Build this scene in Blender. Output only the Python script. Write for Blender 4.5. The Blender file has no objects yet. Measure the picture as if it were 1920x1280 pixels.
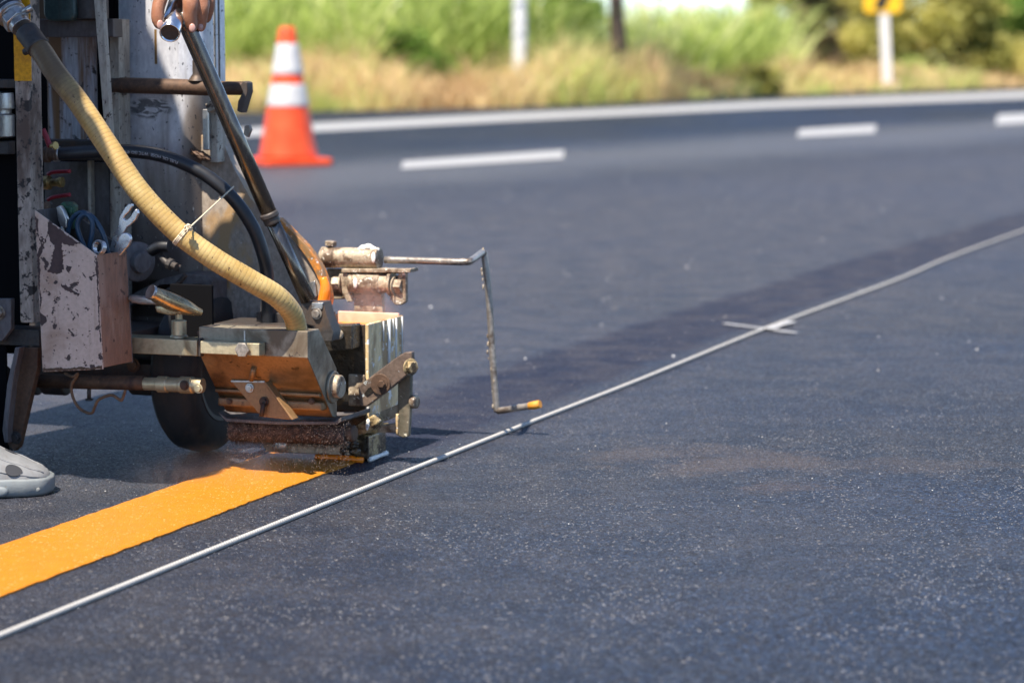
import bpy, bmesh, math, random
from mathutils import Vector, Matrix, noise as mnoise

# ------------------------------------------------------------------ camera, world, sun, exposure
SC = bpy.context.scene
COL = SC.collection
F_PX, CX, CY, H_CAM = 4800.0, 960.0, 640.0, 0.61          # focal length in photo pixels, centre, camera height
PITCH = math.atan(555.0 / F_PX)
camd = bpy.data.cameras.new('camera')
cam = bpy.data.objects.new('camera', camd)
COL.objects.link(cam)
cam.location = (0, 0, H_CAM)
cam.rotation_euler = (math.radians(90) - PITCH, 0, 0)
camd.lens = 90.0
camd.sensor_width = 36.0
camd.clip_start = 0.1
camd.clip_end = 3000
camd.dof.use_dof = True
camd.dof.focus_distance = 3.5
camd.dof.aperture_fstop = 5.0
SC.camera = cam

SUN_DIR = Vector((0.27, 0.46, -1.0)).normalized()            # the way the light travels
sun_el = math.asin(-SUN_DIR.z)
sun_az = math.atan2(-SUN_DIR.x, -SUN_DIR.y)
w = bpy.data.worlds.new('World')
SC.world = w
w.use_nodes = True
nt = w.node_tree
bg = nt.nodes['Background']
sky = nt.nodes.new('ShaderNodeTexSky')
sky.sky_type = 'NISHITA'
sky.sun_disc = False
sky.sun_elevation = sun_el
sky.sun_rotation = sun_az
sky.dust_density = 0.05
sky.ozone_density = 1.2
sky.air_density = 0.55
nt.links.new(sky.outputs[0], bg.inputs[0])
bg.inputs[1].default_value = 0.14
sl = bpy.data.lights.new('sun', 'SUN')
sl.energy = 5.0
sl.angle = math.radians(0.53)
sl.color = (1.0, 0.91, 0.79)
so = bpy.data.objects.new('sun', sl)
COL.objects.link(so)
so.rotation_euler = SUN_DIR.to_track_quat('-Z', 'Y').to_euler()
so.location = (-4, -7, 10)
SC.view_settings.view_transform = 'Standard'
SC.view_settings.look = 'None'
SC.view_settings.gamma = 1
SC.view_settings.exposure = 1.05
SC.cycles.use_denoising = True
SC.cycles.max_bounces = 6
SC.cycles.transparent_max_bounces = 6
SC.cycles.volume_bounces = 2
try:
    SC.cycles.caustics_reflective = False
    SC.cycles.caustics_refractive = False
except Exception:
    pass

rnd = random.Random(7)
R_ = rnd.random
def U(a, b): return a + (b - a) * rnd.random()

# ------------------------------------------------------------------ geometry of the picture
_fw = Vector((0, math.cos(PITCH), -math.sin(PITCH)))
_up = Vector((0, math.sin(PITCH), math.cos(PITCH)))
_ri = Vector((1, 0, 0))
EYE = Vector((0, 0, H_CAM))
def ray(px, py):
    return _fw * F_PX + _ri * (px - CX) + _up * (CY - py)
def G(px, py, z=0.0):
    d = ray(px, py)
    return EYE + d * ((z - EYE.z) / d.z)
def at(px, D, z=0.0):                                        # a point at world distance D whose bearing is that of px
    return Vector(((px - CX) / F_PX * D / math.cos(PITCH), D, z))
TH = math.radians(20.1)                                      # the line of the works: 20 degrees right of the view
O = G(686, 860)
RV = Vector((math.cos(TH), -math.sin(TH), 0))
FV = Vector((math.sin(TH), math.cos(TH), 0))
def to_local(p):
    q = p - O
    return Vector((q.dot(RV), q.dot(FV), q.z))
def to_world(l):
    return O + RV * l.x + FV * l.y + Vector((0, 0, l.z))
def L(px, py, v):                                            # machine coordinates: the point in the cross plane v
    d = ray(px, py)
    t = (v - (EYE - O).dot(FV)) / d.dot(FV)
    return to_local(EYE + d * t)
def LU(px, py, u):                                           # ... in the lengthwise plane u
    d = ray(px, py)
    t = (u - (EYE - O).dot(RV)) / d.dot(RV)
    return to_local(EYE + d * t)

# ------------------------------------------------------------------ objects
def tag(o, label=None, cat=None, group=None, kind=None):
    if label: o['label'] = label
    if cat: o['category'] = cat
    if group: o['group'] = group
    if kind: o['kind'] = kind
    return o
def empty(name, loc=(0, 0, 0), rz=0.0):
    o = bpy.data.objects.new(name, None)
    o.location = loc
    o.rotation_euler = (0, 0, rz)
    o.empty_display_size = 0.1
    COL.objects.link(o)
    return o
def ob(name, bm, m, parent=None, bev=0.0, smooth=False, seg=2, keep=False):
    if not keep:
        bmesh.ops.recalc_face_normals(bm, faces=bm.faces)
    me = bpy.data.meshes.new(name)
    bm.to_mesh(me)
    bm.free()
    if isinstance(m, (list, tuple)):
        for x in m: me.materials.append(x)
    else:
        me.materials.append(m)
    if smooth:
        me.polygons.foreach_set('use_smooth', [True] * len(me.polygons))
    o = bpy.data.objects.new(name, me)
    COL.objects.link(o)
    if parent is not None: o.parent = parent
    if bev:
        b = o.modifiers.new('bevel', 'BEVEL')
        b.width = bev
        b.segments = seg
        b.limit_method = 'ANGLE'
        b.angle_limit = math.radians(40)
        b.harden_normals = False
        for p in me.polygons: p.use_smooth = True
        try:
            w_ = o.modifiers.new('normals', 'WEIGHTED_NORMAL')
            w_.keep_sharp = True
        except Exception:
            pass
    return o
def NB(): return bmesh.new()
def add_box(bm, lo, hi):
    x0, y0, z0 = lo; x1, y1, z1 = hi
    vs = [bm.verts.new(p) for p in ((x0,y0,z0),(x1,y0,z0),(x1,y1,z0),(x0,y1,z0),(x0,y0,z1),(x1,y0,z1),(x1,y1,z1),(x0,y1,z1))]
    for f in ((0,3,2,1),(4,5,6,7),(0,1,5,4),(1,2,6,5),(2,3,7,6),(3,0,4,7)):
        bm.faces.new([vs[i] for i in f])
    return bm
def add_prism(bm, pts, d):
    d = Vector(d)
    a = [bm.verts.new(p) for p in pts]
    b = [bm.verts.new(Vector(p) + d) for p in pts]
    n = len(a)
    bm.faces.new(a)
    bm.faces.new(b[::-1])
    for i in range(n):
        j = (i + 1) % n
        bm.faces.new([a[j], a[i], b[i], b[j]])
    return bm
def frame(t):
    t = t.normalized()
    h = Vector((0, 0, 1)) if abs(t.z) < 0.9 else Vector((1, 0, 0))
    a = t.cross(h).normalized()
    return a, t.cross(a).normalized()
def spline(pts, n=8):
    P = [Vector(p) for p in pts]
    if len(P) < 3: return P
    Q = [P[0] * 2 - P[1]] + P + [P[-1] * 2 - P[-2]]
    out = []
    for i in range(1, len(Q) - 2):
        p0, p1, p2, p3 = Q[i - 1], Q[i], Q[i + 1], Q[i + 2]
        for k in range(n):
            t = k / n
            out.append(0.5 * ((2 * p1) + (p2 - p0) * t + (2 * p0 - 5 * p1 + 4 * p2 - p3) * t * t + (3 * p1 - p0 - 3 * p2 + p3) * t ** 3))
    out.append(P[-1])
    return out
def add_tube(bm, pts, r, seg=12, caps=True, flat=1.0):
    """a tube along pts; r a number or one radius per point; keeps a parallel frame"""
    P = [Vector(p) for p in pts]
    n = len(P)
    rs = r if isinstance(r, (list, tuple)) else [r] * n
    t0 = (P[1] - P[0]).normalized()
    a, b = frame(t0)
    rings = []
    for i in range(n):
        t = (P[min(i + 1, n - 1)] - P[max(i - 1, 0)]).normalized()
        a = (a - t * a.dot(t)).normalized()
        b = t.cross(a)
        rings.append([bm.verts.new(P[i] + a * (math.cos(2 * math.pi * k / seg) * rs[i]) + b * (math.sin(2 * math.pi * k / seg) * rs[i] * flat)) for k in range(seg)])
    for i in range(n - 1):
        for k in range(seg):
            m = (k + 1) % seg
            bm.faces.new([rings[i][k], rings[i][m], rings[i + 1][m], rings[i + 1][k]])
    if caps:
        bm.faces.new(rings[0][::-1])
        bm.faces.new(rings[-1])
    return bm
def add_cyl(bm, p0, p1, r, seg=20, r1=None):
    return add_tube(bm, [p0, p1], [r, r if r1 is None else r1], seg)
def add_lathe(bm, p, axis, prof, seg=24):
    """prof: list of (distance along axis, radius)"""
    t = Vector(axis).normalized()
    a, b = frame(t)
    p = Vector(p)
    rings = []
    for s, r in prof:
        r = max(r, 1e-5)
        rings.append([bm.verts.new(p + t * s + a * (math.cos(2 * math.pi * k / seg) * r) + b * (math.sin(2 * math.pi * k / seg) * r)) for k in range(seg)])
    for i in range(len(rings) - 1):
        for k in range(seg):
            m = (k + 1) % seg
            bm.faces.new([rings[i][k], rings[i][m], rings[i + 1][m], rings[i + 1][k]])
    bm.faces.new(rings[0][::-1])
    bm.faces.new(rings[-1])
    return bm
def add_ball(bm, c, r, sc=(1, 1, 1), sub=2):
    d = bmesh.ops.create_icosphere(bm, subdivisions=sub, radius=r)
    for v in d['verts']:
        v.co = Vector((v.co.x * sc[0], v.co.y * sc[1], v.co.z * sc[2])) + Vector(c)
    return d['verts']

# ------------------------------------------------------------------ materials
def s2l(c):
    return tuple(((x / 255) / 12.92 if x / 255 <= 0.04045 else ((x / 255 + 0.055) / 1.055) ** 2.4) for x in c)
class M:
    """a small node builder round one Principled surface"""
    def __init__(s, name):
        s.m = bpy.data.materials.new(name)
        s.m.use_nodes = True
        s.nt = s.m.node_tree
        s.p = s.nt.nodes['Principled BSDF']
        s.out = s.nt.nodes['Material Output']
        tc = s.nt.nodes.new('ShaderNodeTexCoord')
        s.co = tc.outputs['Object']
    def n(s, t, **k):
        x = s.nt.nodes.new(t)
        for a, b in k.items(): setattr(x, a, b)
        return x
    def link(s, a, b): s.nt.links.new(a, b)
    def setin(s, sock, v):
        if hasattr(v, 'is_linked') or hasattr(v, 'links'): s.link(v, sock)
        else:
            if isinstance(v, tuple) and len(v) == 3 and sock.type == 'RGBA': v = (*v, 1)
            sock.default_value = v
    def mapping(s, scale=(1, 1, 1), loc=(0, 0, 0), rot=(0, 0, 0), co=None):
        x = s.n('ShaderNodeMapping')
        x.inputs['Scale'].default_value = scale
        x.inputs['Location'].default_value = loc
        x.inputs['Rotation'].default_value = rot
        s.link(co or s.co, x.inputs['Vector'])
        return x.outputs[0]
    def noise(s, scale, detail=4, rough=0.55, co=None, dist=0.0):
        x = s.n('ShaderNodeTexNoise')
        x.inputs['Scale'].default_value = scale
        x.inputs['Detail'].default_value = detail
        x.inputs['Roughness'].default_value = rough
        x.inputs['Distortion'].default_value = dist
        s.link(co or s.co, x.inputs['Vector'])
        return x.outputs['Fac']
    def ramp(s, f, a, b, va=0.0, vb=1.0):
        x = s.n('ShaderNodeMapRange')
        x.interpolation_type = 'SMOOTHSTEP'
        s.setin(x.inputs['Value'], f)
        x.inputs['From Min'].default_value = a
        x.inputs['From Max'].default_value = b
        x.inputs['To Min'].default_value = va
        x.inputs['To Max'].default_value = vb
        return x.outputs[0]
    def math(s, op, a, b=0.0, c=None):
        x = s.n('ShaderNodeMath', operation=op)
        s.setin(x.inputs[0], a)
        s.setin(x.inputs[1], b)
        if c is not None: s.setin(x.inputs[2], c)
        return x.outputs[0]
    def mix(s, f, a, b):
        x = s.n('ShaderNodeMix', data_type='RGBA')
        s.setin(x.inputs[0], f)
        s.setin(x.inputs[6], a)
        s.setin(x.inputs[7], b)
        return x.outputs[2]
    def bump(s, h, strength=0.3, dist=0.002, prev=None):
        x = s.n('ShaderNodeBump')
        x.inputs['Strength'].default_value = strength
        x.inputs['Distance'].default_value = dist
        s.link(h, x.inputs['Height'])
        if prev is not None: s.link(prev, x.inputs['Normal'])
        return x.outputs[0]
    def sep(s, co=None):
        x = s.n('ShaderNodeSeparateXYZ')
        s.link(co or s.co, x.inputs[0])
        return x.outputs
    def done(s, col=None, rough=None, metal=None, normal=None, spec=None):
        if col is not None: s.setin(s.p.inputs['Base Color'], col)
        if rough is not None: s.setin(s.p.inputs['Roughness'], rough)
        if metal is not None: s.setin(s.p.inputs['Metallic'], metal)
        if normal is not None: s.link(normal, s.p.inputs['Normal'])
        if spec is not None: s.setin(s.p.inputs['Specular IOR Level'], spec)
        return s.m

def worn(name, base, dirt, rough=0.6, metal=0.0, scale=14, lo=0.5, hi=0.62, chip=None, cscale=60, clo=0.62, chi=0.64,
         stretch=(1, 1, 1), bump=0.15, var=0.25, fine=180, rmetal=None):
    """old painted or bare metal: a base that varies, soft grime, and hard-edged chips"""
    k = M(name)
    co = k.mapping(stretch)
    n1 = k.noise(scale, 6, 0.62, co, 0.4)
    n2 = k.noise(fine, 3, 0.6, co)
    n3 = k.noise(scale * 0.35, 3, 0.5, co)
    c = k.mix(k.ramp(n2, 0.3, 0.7), tuple(x * (1 - var) for x in base), tuple(min(1, x * (1 + var)) for x in base))
    c = k.mix(k.math('MULTIPLY', k.ramp(n3, 0.35, 0.7), 0.45), c, tuple(0.5 * (a + b) for a, b in zip(base, dirt)))
    c = k.mix(k.ramp(n1, lo, hi), c, dirt)
    st = k.noise(30, 5, 0.65, k.mapping((1.6, 1.6, 0.12), (2, 3, 1)), 0.3)
    c = k.mix(k.math('MULTIPLY', k.ramp(st, 0.52, 0.74), 0.45), c, tuple(0.6 * d + 0.4 * e for d, e in zip(dirt, (0.12, 0.055, 0.022))))
    h = n2
    rg = k.math('ADD', rough - 0.12, k.math('MULTIPLY', n2, 0.24))
    if chip is not None:
        n4 = k.noise(cscale, 5, 0.6, k.mapping((1, 1, 1), (3.1, 1.7, 0.4)), 0.3)
        f = k.ramp(n4, clo, chi)
        c = k.mix(f, c, chip)
        n5 = k.noise(cscale * 2.6, 4, 0.6, k.mapping((1, 1, 1), (1.3, 2.7, 5.4)))
        c = k.mix(k.math('MULTIPLY', k.ramp(n5, clo + 0.045, clo + 0.065), 0.85), c, chip)
        h = k.math('SUBTRACT', n2, f)
    return k.done(c, rg, metal, k.bump(h, bump, 0.001))
def plain(name, col, rough=0.5, metal=0.0, var=0.15, scale=40, bump=0.05):
    k = M(name)
    n = k.noise(scale, 4)
    c = k.mix(k.ramp(n, 0.3, 0.7), tuple(x * (1 - var) for x in col), tuple(min(1, x * (1 + var)) for x in col))
    return k.done(c, k.math('ADD', rough - 0.06, k.math('MULTIPLY', n, 0.12)), metal, k.bump(n, bump, 0.001))
def leafmat(name, c1, c2, c3, trans=0.3):
    """leaf colour drawn per blade from an attribute, with light through the leaf"""
    k = M(name)
    a = k.n('ShaderNodeAttribute', attribute_name='tone')
    f = a.outputs['Fac']
    c = k.mix(k.ramp(f, 0.0, 0.5), c1, c2)
    c = k.mix(k.ramp(f, 0.5, 1.0), c, c3)
    k.done(c, 0.55, 0.0, spec=0.25)
    t = k.n('ShaderNodeBsdfTranslucent')
    k.link(c, t.inputs[0])
    mx = k.n('ShaderNodeMixShader')
    mx.inputs[0].default_value = trans
    k.link(k.p.outputs[0], mx.inputs[1])
    k.link(t.outputs[0], mx.inputs[2])
    k.link(mx.outputs[0], k.out.inputs[0])
    return k.m
# ------------------------------------------------------------------ the setting: ground, road, markings
def sheet(name, pts, m, z, kind='structure', thick=0.0):
    bm = NB()
    vs = [bm.verts.new((p.x, p.y, z)) for p in pts]
    f = bm.faces.new(vs)
    f.normal_update()
    if f.normal.z < 0: f.normal_flip()
    if thick:
        r = bmesh.ops.extrude_face_region(bm, geom=[f])
        for v in [g for g in r['geom'] if isinstance(g, bmesh.types.BMVert)]: v.co.z = z + thick
    bmesh.ops.triangulate(bm, faces=[f for f in bm.faces if len(f.verts) > 4])
    o = ob(name, bm, m)
    o['kind'] = kind
    return o

def m_asphalt():
    k = M('asphalt')
    vo = k.n('ShaderNodeTexVoronoi')
    vo.inputs['Scale'].default_value = 330
    k.link(k.co, vo.inputs['Vector'])
    cell = k.sep(vo.outputs['Color'])
    big = k.n('ShaderNodeTexVoronoi')
    big.inputs['Scale'].default_value = 150
    k.link(k.co, big.inputs['Vector'])
    bcell = k.sep(big.outputs['Color'])
    n1 = k.noise(0.9, 4, 0.5)
    n2 = k.noise(9, 5, 0.6)
    n3 = k.noise(140, 3, 0.7)
    tint = k.math('MULTIPLY', k.ramp(k.noise(0.55, 3, 0.5, k.mapping((1, 1, 1), (2.0, 5.0, 0))), 0.38, 0.60), k.ramp(k.sep()[0], -0.6, 0.5, 0.35, 1.0))  # blue in the colour stands for sky reflected by the grain
    dark = k.mix(tint, (0.0018, 0.0028, 0.0052), (0.0005, 0.0042, 0.019))
    light = k.mix(tint, (0.056, 0.068, 0.090), (0.018, 0.062, 0.160))
    c = k.mix(k.math('POWER', cell[0], 2.8), dark, light)
    c = k.mix(k.math('MULTIPLY', k.ramp(bcell[0], 0.62, 0.25), 0.62), c, (0.0012, 0.0030, 0.0095))
    c = k.mix(k.math('MULTIPLY', k.ramp(bcell[0], 0.86, 0.97), 0.35), c, (0.062, 0.088, 0.135))
    c = k.mix(k.math('MULTIPLY', k.ramp(n2, 0.4, 0.7), 0.3), c, (0.007, 0.014, 0.034))
    c = k.mix(k.math('MULTIPLY', k.ramp(n1, 0.4, 0.62), 0.30), c, (0.044, 0.046, 0.056))
    fv = k.n('ShaderNodeTexVoronoi')
    fv.inputs['Scale'].default_value = 560
    k.link(k.co, fv.inputs['Vector'])
    fcell = k.sep(fv.outputs['Color'])
    # pale stones, fine specks painted as glints, and pits painted dark as in shade
    c = k.mix(k.math('MULTIPLY', k.ramp(bcell[1], 0.984, 0.988), k.ramp(big.outputs['Distance'], 0.5, 0.3)), c, (0.26, 0.24, 0.22))
    c = k.mix(k.math('MULTIPLY', k.math('MULTIPLY', k.ramp(fcell[2], 0.974, 0.980), k.ramp(k.noise(5.0, 4, 0.6), 0.40, 0.62, 0.25, 1.0)), 0.9), c, (0.52, 0.50, 0.48))
    c = k.mix(k.math('MULTIPLY', k.ramp(bcell[2], 0.16, 0.10), 0.8), c, (0.003, 0.004, 0.008))
    # primer strip laid ahead of the machine, along the line of the works
    xyz = k.sep()
    dx = k.math('SUBTRACT', xyz[0], O.x)
    dy = k.math('SUBTRACT', xyz[1], O.y)
    u = k.math('ADD', k.math('MULTIPLY', dx, RV.x), k.math('MULTIPLY', dy, RV.y))
    v = k.math('ADD', k.math('MULTIPLY', dx, FV.x), k.math('MULTIPLY', dy, FV.y))
    a, b = to_local(G(1000, 662)), to_local(G(1000, 772))
    uc, hw = (a.x + b.x) / 2, abs(b.x - a.x) / 2
    far = to_local(G(1900, 422))
    kq = (far.x - uc) / far.y ** 2
    off = k.math('SUBTRACT', k.math('SUBTRACT', u, uc), k.math('MULTIPLY', k.math('MULTIPLY', v, v), kq))
    wob = k.math('MULTIPLY', k.math('SUBTRACT', n2, 0.5), 0.11)
    off = k.math('ABSOLUTE', k.math('ADD', off, wob))
    msk = k.math('MULTIPLY', k.ramp(off, hw + 0.02, hw - 0.045), k.ramp(v, -0.15, 0.05))
    c = k.mix(k.math('MULTIPLY', k.math('MULTIPLY', msk, 0.95), k.ramp(n2, 0.3, 0.55, 0.6, 1.0)), c, (0.002, 0.007, 0.034))
    # bitumen smeared beside the fresh line
    m2 = k.math('MULTIPLY', k.ramp(k.math('ABSOLUTE', k.math('ADD', k.math('SUBTRACT', u, -0.215), wob)), 0.06, 0.02), k.ramp(v, 0.3, -0.2))
    c = k.mix(k.math('MULTIPLY', m2, 0.55), c, (0.010, 0.010, 0.012))
    # pale dusty band beside the dashed line, seen along the older lane
    p, q = G(700, 345), G(1900, 252)
    d = (q - p).normalized()
    nn = Vector((-d.y, d.x))
    s = k.math('ADD', k.math('MULTIPLY', k.math('SUBTRACT', xyz[0], p.x), nn.x), k.math('MULTIPLY', k.math('SUBTRACT', xyz[1], p.y), nn.y))
    s = k.math('ADD', s, k.math('MULTIPLY', k.math('SUBTRACT', n1, 0.5), 0.9))
    band = k.math('MULTIPLY', k.ramp(s, -1.0, 0.3), k.ramp(s, 2.2, 0.6))
    c = k.mix(k.math('MULTIPLY', band, 0.5), c, (0.155, 0.16, 0.175))
    lane = k.math('MULTIPLY', k.ramp(s, 0.6, -1.6), k.ramp(s, -7.0, -2.5))
    c = k.mix(k.math('MULTIPLY', lane, 0.75), c, k.mix(k.ramp(n2, 0.35, 0.65), (0.088, 0.084, 0.094), (0.048, 0.052, 0.070)))
    # brown dirt rubbed into the surface
    for (px, py, rx, ry, col, am) in ((1340, 858, 0.22, 0.16, (0.12, 0.085, 0.065), 0.28), (1480, 914, 0.10, 0.05, (0.12, 0.08, 0.06), 0.32),
                                      (1318, 858, 0.045, 0.014, (0.03, 0.02, 0.012), 0.9), (1560, 872, 0.30, 0.10, (0.10, 0.075, 0.065), 0.25),
                                      (970, 655, 0.025, 0.02, (0.25, 0.22, 0.2), 0.7), (1152, 577, 0.02, 0.03, (0.3, 0.26, 0.22), 0.8)):
        g = G(px, py)
        e = k.math('ADD', k.math('POWER', k.math('DIVIDE', k.math('SUBTRACT', xyz[0], g.x), rx), 2.0),
                   k.math('POWER', k.math('DIVIDE', k.math('SUBTRACT', xyz[1], g.y), ry), 2.0))
        e = k.math('ADD', e, k.math('MULTIPLY', k.math('SUBTRACT', n2, 0.5), 4.5))
        c = k.mix(k.math('MULTIPLY', k.math('MULTIPLY', k.ramp(e, 1.0, 0.1), am), k.ramp(n3, 0.3, 0.6)), c, col)
    h = k.math('ADD', k.math('MULTIPLY', vo.outputs['Distance'], -0.6), k.math('ADD', k.math('MULTIPLY', big.outputs['Distance'], -0.5), k.math('MULTIPLY', n3, 0.5)))
    h = k.math('ADD', h, k.math('MULTIPLY', cell[1], 0.35))
    rg = k.ramp(cell[1], 0.0, 1.0, 0.42, 0.72)
    return k.done(c, rg, 0.0, k.bump(h, 1.0, 0.005), spec=k.math('SUBTRACT', 0.22, k.math('MULTIPLY', msk, 0.19)))

def m_road_paint(name, col, wear=0.1):
    k = M(name)
    n = k.noise(40, 5, 0.6)
    f = k.noise(420, 3, 0.6)
    c = k.mix(k.ramp(n, 0.3, 0.75), tuple(x * 0.9 for x in col), col)
    c = k.mix(k.math('MULTIPLY', k.ramp(f, 0.56, 0.75), wear), c, tuple(x * 0.35 for x in col))
    sp = k.n('ShaderNodeTexVoronoi')
    sp.inputs['Scale'].default_value = 500
    k.link(k.co, sp.inputs['Vector'])
    cell = k.sep(sp.outputs['Color'])
    c = k.mix(k.math('MULTIPLY', k.ramp(cell[0], 0.978, 0.984), 0.5), c, (0.90, 0.62, 0.30))  # pale specks paint the sparkle of the glass beads into the colour
    return k.done(c, 0.5, 0.0, k.bump(k.math('ADD', f, k.math('MULTIPLY', n, 0.8)), 0.5, 0.002), spec=0.35)

MA = m_asphalt()
k = M('verge_soil')
n = k.noise(2.5, 6)
n_ = k.noise(30, 4)
M_VERGE = k.done(k.mix(k.ramp(n, 0.35, 0.65), k.mix(k.ramp(n_, 0.4, 0.6), (0.20, 0.15, 0.07), (0.30, 0.23, 0.11)), (0.10, 0.13, 0.035)), 0.9, 0.0, k.bump(n_, 0.5, 0.05))
bm = NB()
vs = [bm.verts.new(p) for p in ((-900, -200, -0.03), (900, -200, -0.03), (900, 2000, -0.03), (-900, 2000, -0.03))]
bm.faces.new(vs)
tag(ob('ground', bm, M_VERGE), kind='structure')

EDGE = [G(-700, 226), G(420, 211), G(700, 207), G(1000, 200), G(1300, 187), G(1600, 174), G(1920, 164), G(2500, 148)]
EDGE = spline(EDGE, 6)
e0, e1 = EDGE[0], EDGE[-1]
road = [Vector((-60, -30, 0)), Vector((90, -30, 0)), Vector((90, e1.y + 40, 0))] + [Vector((p.x, p.y + 0.10 * mnoise.noise((p.x * 1.3, p.y, 1.0)), 0)) for p in EDGE[::-1]] + [Vector((-60, e0.y - 20, 0))]
sheet('road', road, MA, 0.0)

M_WHITE = m_road_paint('white_road_paint', (0.37, 0.37, 0.365), 0.7)
M_MARK = m_road_paint('worn_white_mark', (0.38, 0.38, 0.38), 0.95)
M_YELLOW = m_road_paint('fresh_yellow_paint', (0.52, 0.185, 0.011), 0.06)
def px_strip(name, up, lo, m, z=0.004):
    pts = [G(*p) for p in up] + [G(*p) for p in lo[::-1]]
    return sheet(name, pts, m, z)
px_strip('edge_line', [(-500, 283), (420, 246), (580, 233), (960, 214), (1200, 203), (1440, 191), (1920, 172), (2600, 150)],
         [(-500, 299), (420, 260), (580, 248), (960, 227), (1200, 215), (1440, 203), (1920, 185), (2600, 161)], M_WHITE)
px_strip('lane_dash', [(755, 304), (1058, 283)], [(752, 318), (1056, 298)], M_WHITE)
px_strip('lane_dash', [(1499, 244), (1644, 235)], [(1494, 258), (1640, 250)], M_WHITE)
px_strip('lane_dash', [(1871, 216), (2010, 209)], [(1866, 235), (2008, 226)], M_WHITE)
px_strip('lane_dash', [(-60, 372), (250, 344)], [(-64, 392), (246, 362)], M_WHITE)
# setting-out cross
def ragged(px0, px1, w, n=14, seed=1):
    a, b = G(*px0), G(*px1)
    d = (b - a)
    s = Vector((-d.y, d.x, 0)).normalized()
    r = random.Random(seed)
    return [a + d * (i / n) + s * (w / 2 * r.uniform(0.7, 1.2)) for i in range(n + 1)] + [a + d * (i / n) - s * (w / 2 * r.uniform(0.7, 1.2)) for i in range(n, -1, -1)]
sheet('cross_mark', ragged((1358, 609), (1493, 627), 0.018, 14, 3), M_MARK, 0.004)
sheet('cross_mark', ragged((1438, 621), (1486, 607), 0.024, 8, 4), M_MARK, 0.006)

# fresh yellow line behind the machine
el = [L_ for L_ in (to_local(G(0, 1027)), to_local(G(500, 851)))]
er = [to_local(G(0, 1122)), to_local(G(686, 860))]
u_l = (el[0].x + el[1].x) / 2
u_r = (er[0].x + er[1].x) / 2
r2 = random.Random(5)
N = 520
left, right = [], []
for i in range(N + 1):
    v = 0.012 - 3.4 * i / N
    left.append(to_world(Vector((u_l + 0.0022 * mnoise.noise((v * 55, 3.3, 0)) + 0.0012 * mnoise.noise((v * 210, 1, 0)), v, 0))))
    right.append(to_world(Vector((u_r + 0.0025 * mnoise.noise((v * 60, 9.3, 0)) + 0.0016 * mnoise.noise((v * 240, 4, 0)), v, 0))))
bm = NB()
cols = []
for p, q in zip(left, right):
    m1, m2 = p.lerp(q, 0.04), p.lerp(q, 0.96)
    cols.append([bm.verts.new((p.x, p.y, 0.0005)), bm.verts.new((p.x, p.y, 0.0026)), bm.verts.new((m1.x, m1.y, 0.0038)), bm.verts.new((m2.x, m2.y, 0.0038)), bm.verts.new((q.x, q.y, 0.0026)), bm.verts.new((q.x, q.y, 0.0005))])
for a, b in zip(cols, cols[1:]):
    for j in range(5):
        bm.faces.new([a[j], a[j + 1], b[j + 1], b[j]])
bm.faces.new(cols[0])
tag(ob('yellow_line', bm, M_YELLOW, smooth=False), kind='structure')

# ------------------------------------------------------------------ loose grit on the road, coloured white to stand for glints: uncountable
def m_grit():
    k = M('grit')
    a = k.n('ShaderNodeAttribute', attribute_name='tone')
    c = k.mix(k.ramp(a.outputs['Fac'], 0.0, 0.5), (0.28, 0.22, 0.17), (0.70, 0.66, 0.60))
    c = k.mix(k.ramp(a.outputs['Fac'], 0.6, 1.0), c, (0.95, 0.93, 0.90))
    return k.done(c, 0.3, 0.0, spec=0.8)
def set_tone(o, tones, domain='FACE'):
    at_ = o.data.attributes.new('tone', 'FLOAT', domain)
    at_.data.foreach_set('value', tones)
_b = NB()
bmesh.ops.create_icosphere(_b, subdivisions=1, radius=1.0)
_b.verts.index_update()
ICO_V = [v.co.copy() for v in _b.verts]
ICO_F = [tuple(v.index for v in f.verts) for f in _b.faces]
_b.free()
gv_, gf_, tones = [], [], []
rg_ = random.Random(21)
for i in range(11000):
    px = rg_.uniform(-150, 2050)
    py = 1290 - (1290 - 215) * rg_.random() ** 0.8
    p = G(px, py)
    D = p.y
    s = (0.00016 + 0.00045 * rg_.random() ** 2) * (1 + max(0, D - 4.0) * 0.25) * min(1, (D - 1.2) / 2.2)
    if rg_.random() < 0.05: s *= 1.9
    if i < 60:
        py = 290 + 420 * rg_.random()
        p = G(rg_.uniform(420, 2000), py)
        D = p.y
        s = (0.0012 + 0.0018 * rg_.random() ** 2) * (0.6 + D / 12)  # bigger pale grains standing in for blurred glints
    if u_l - 0.01 < to_local(p).x < u_r + 0.01 and to_local(p).y < 0.02: continue
    rz = rg_.uniform(0, 6.28)
    sx, sz = rg_.uniform(0.7, 1.5), rg_.uniform(0.4, 0.8)
    n0 = len(gv_)
    for q in ICO_V:
        x, y, z = q.x * s * sx, q.y * s, q.z * s * sz
        gv_.append((p.x + x * math.cos(rz) - y * math.sin(rz), p.y + x * math.sin(rz) + y * math.cos(rz), s * sz * 0.7 + z + 0.0004))
    gf_ += [(f[0] + n0, f[1] + n0, f[2] + n0) for f in ICO_F]
    tones += [rg_.random()] * len(ICO_F)
me = bpy.data.meshes.new('glint_grit')
me.from_pydata(gv_, [], gf_)
bm = NB()
bm.from_mesh(me)
o = ob('glint_grit', bm, m_grit(), keep=True)
set_tone(o, tones)
tag(o, 'tiny stones and glass grit strewn over the road, coloured white for their glints', 'grit', kind='stuff')

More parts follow.
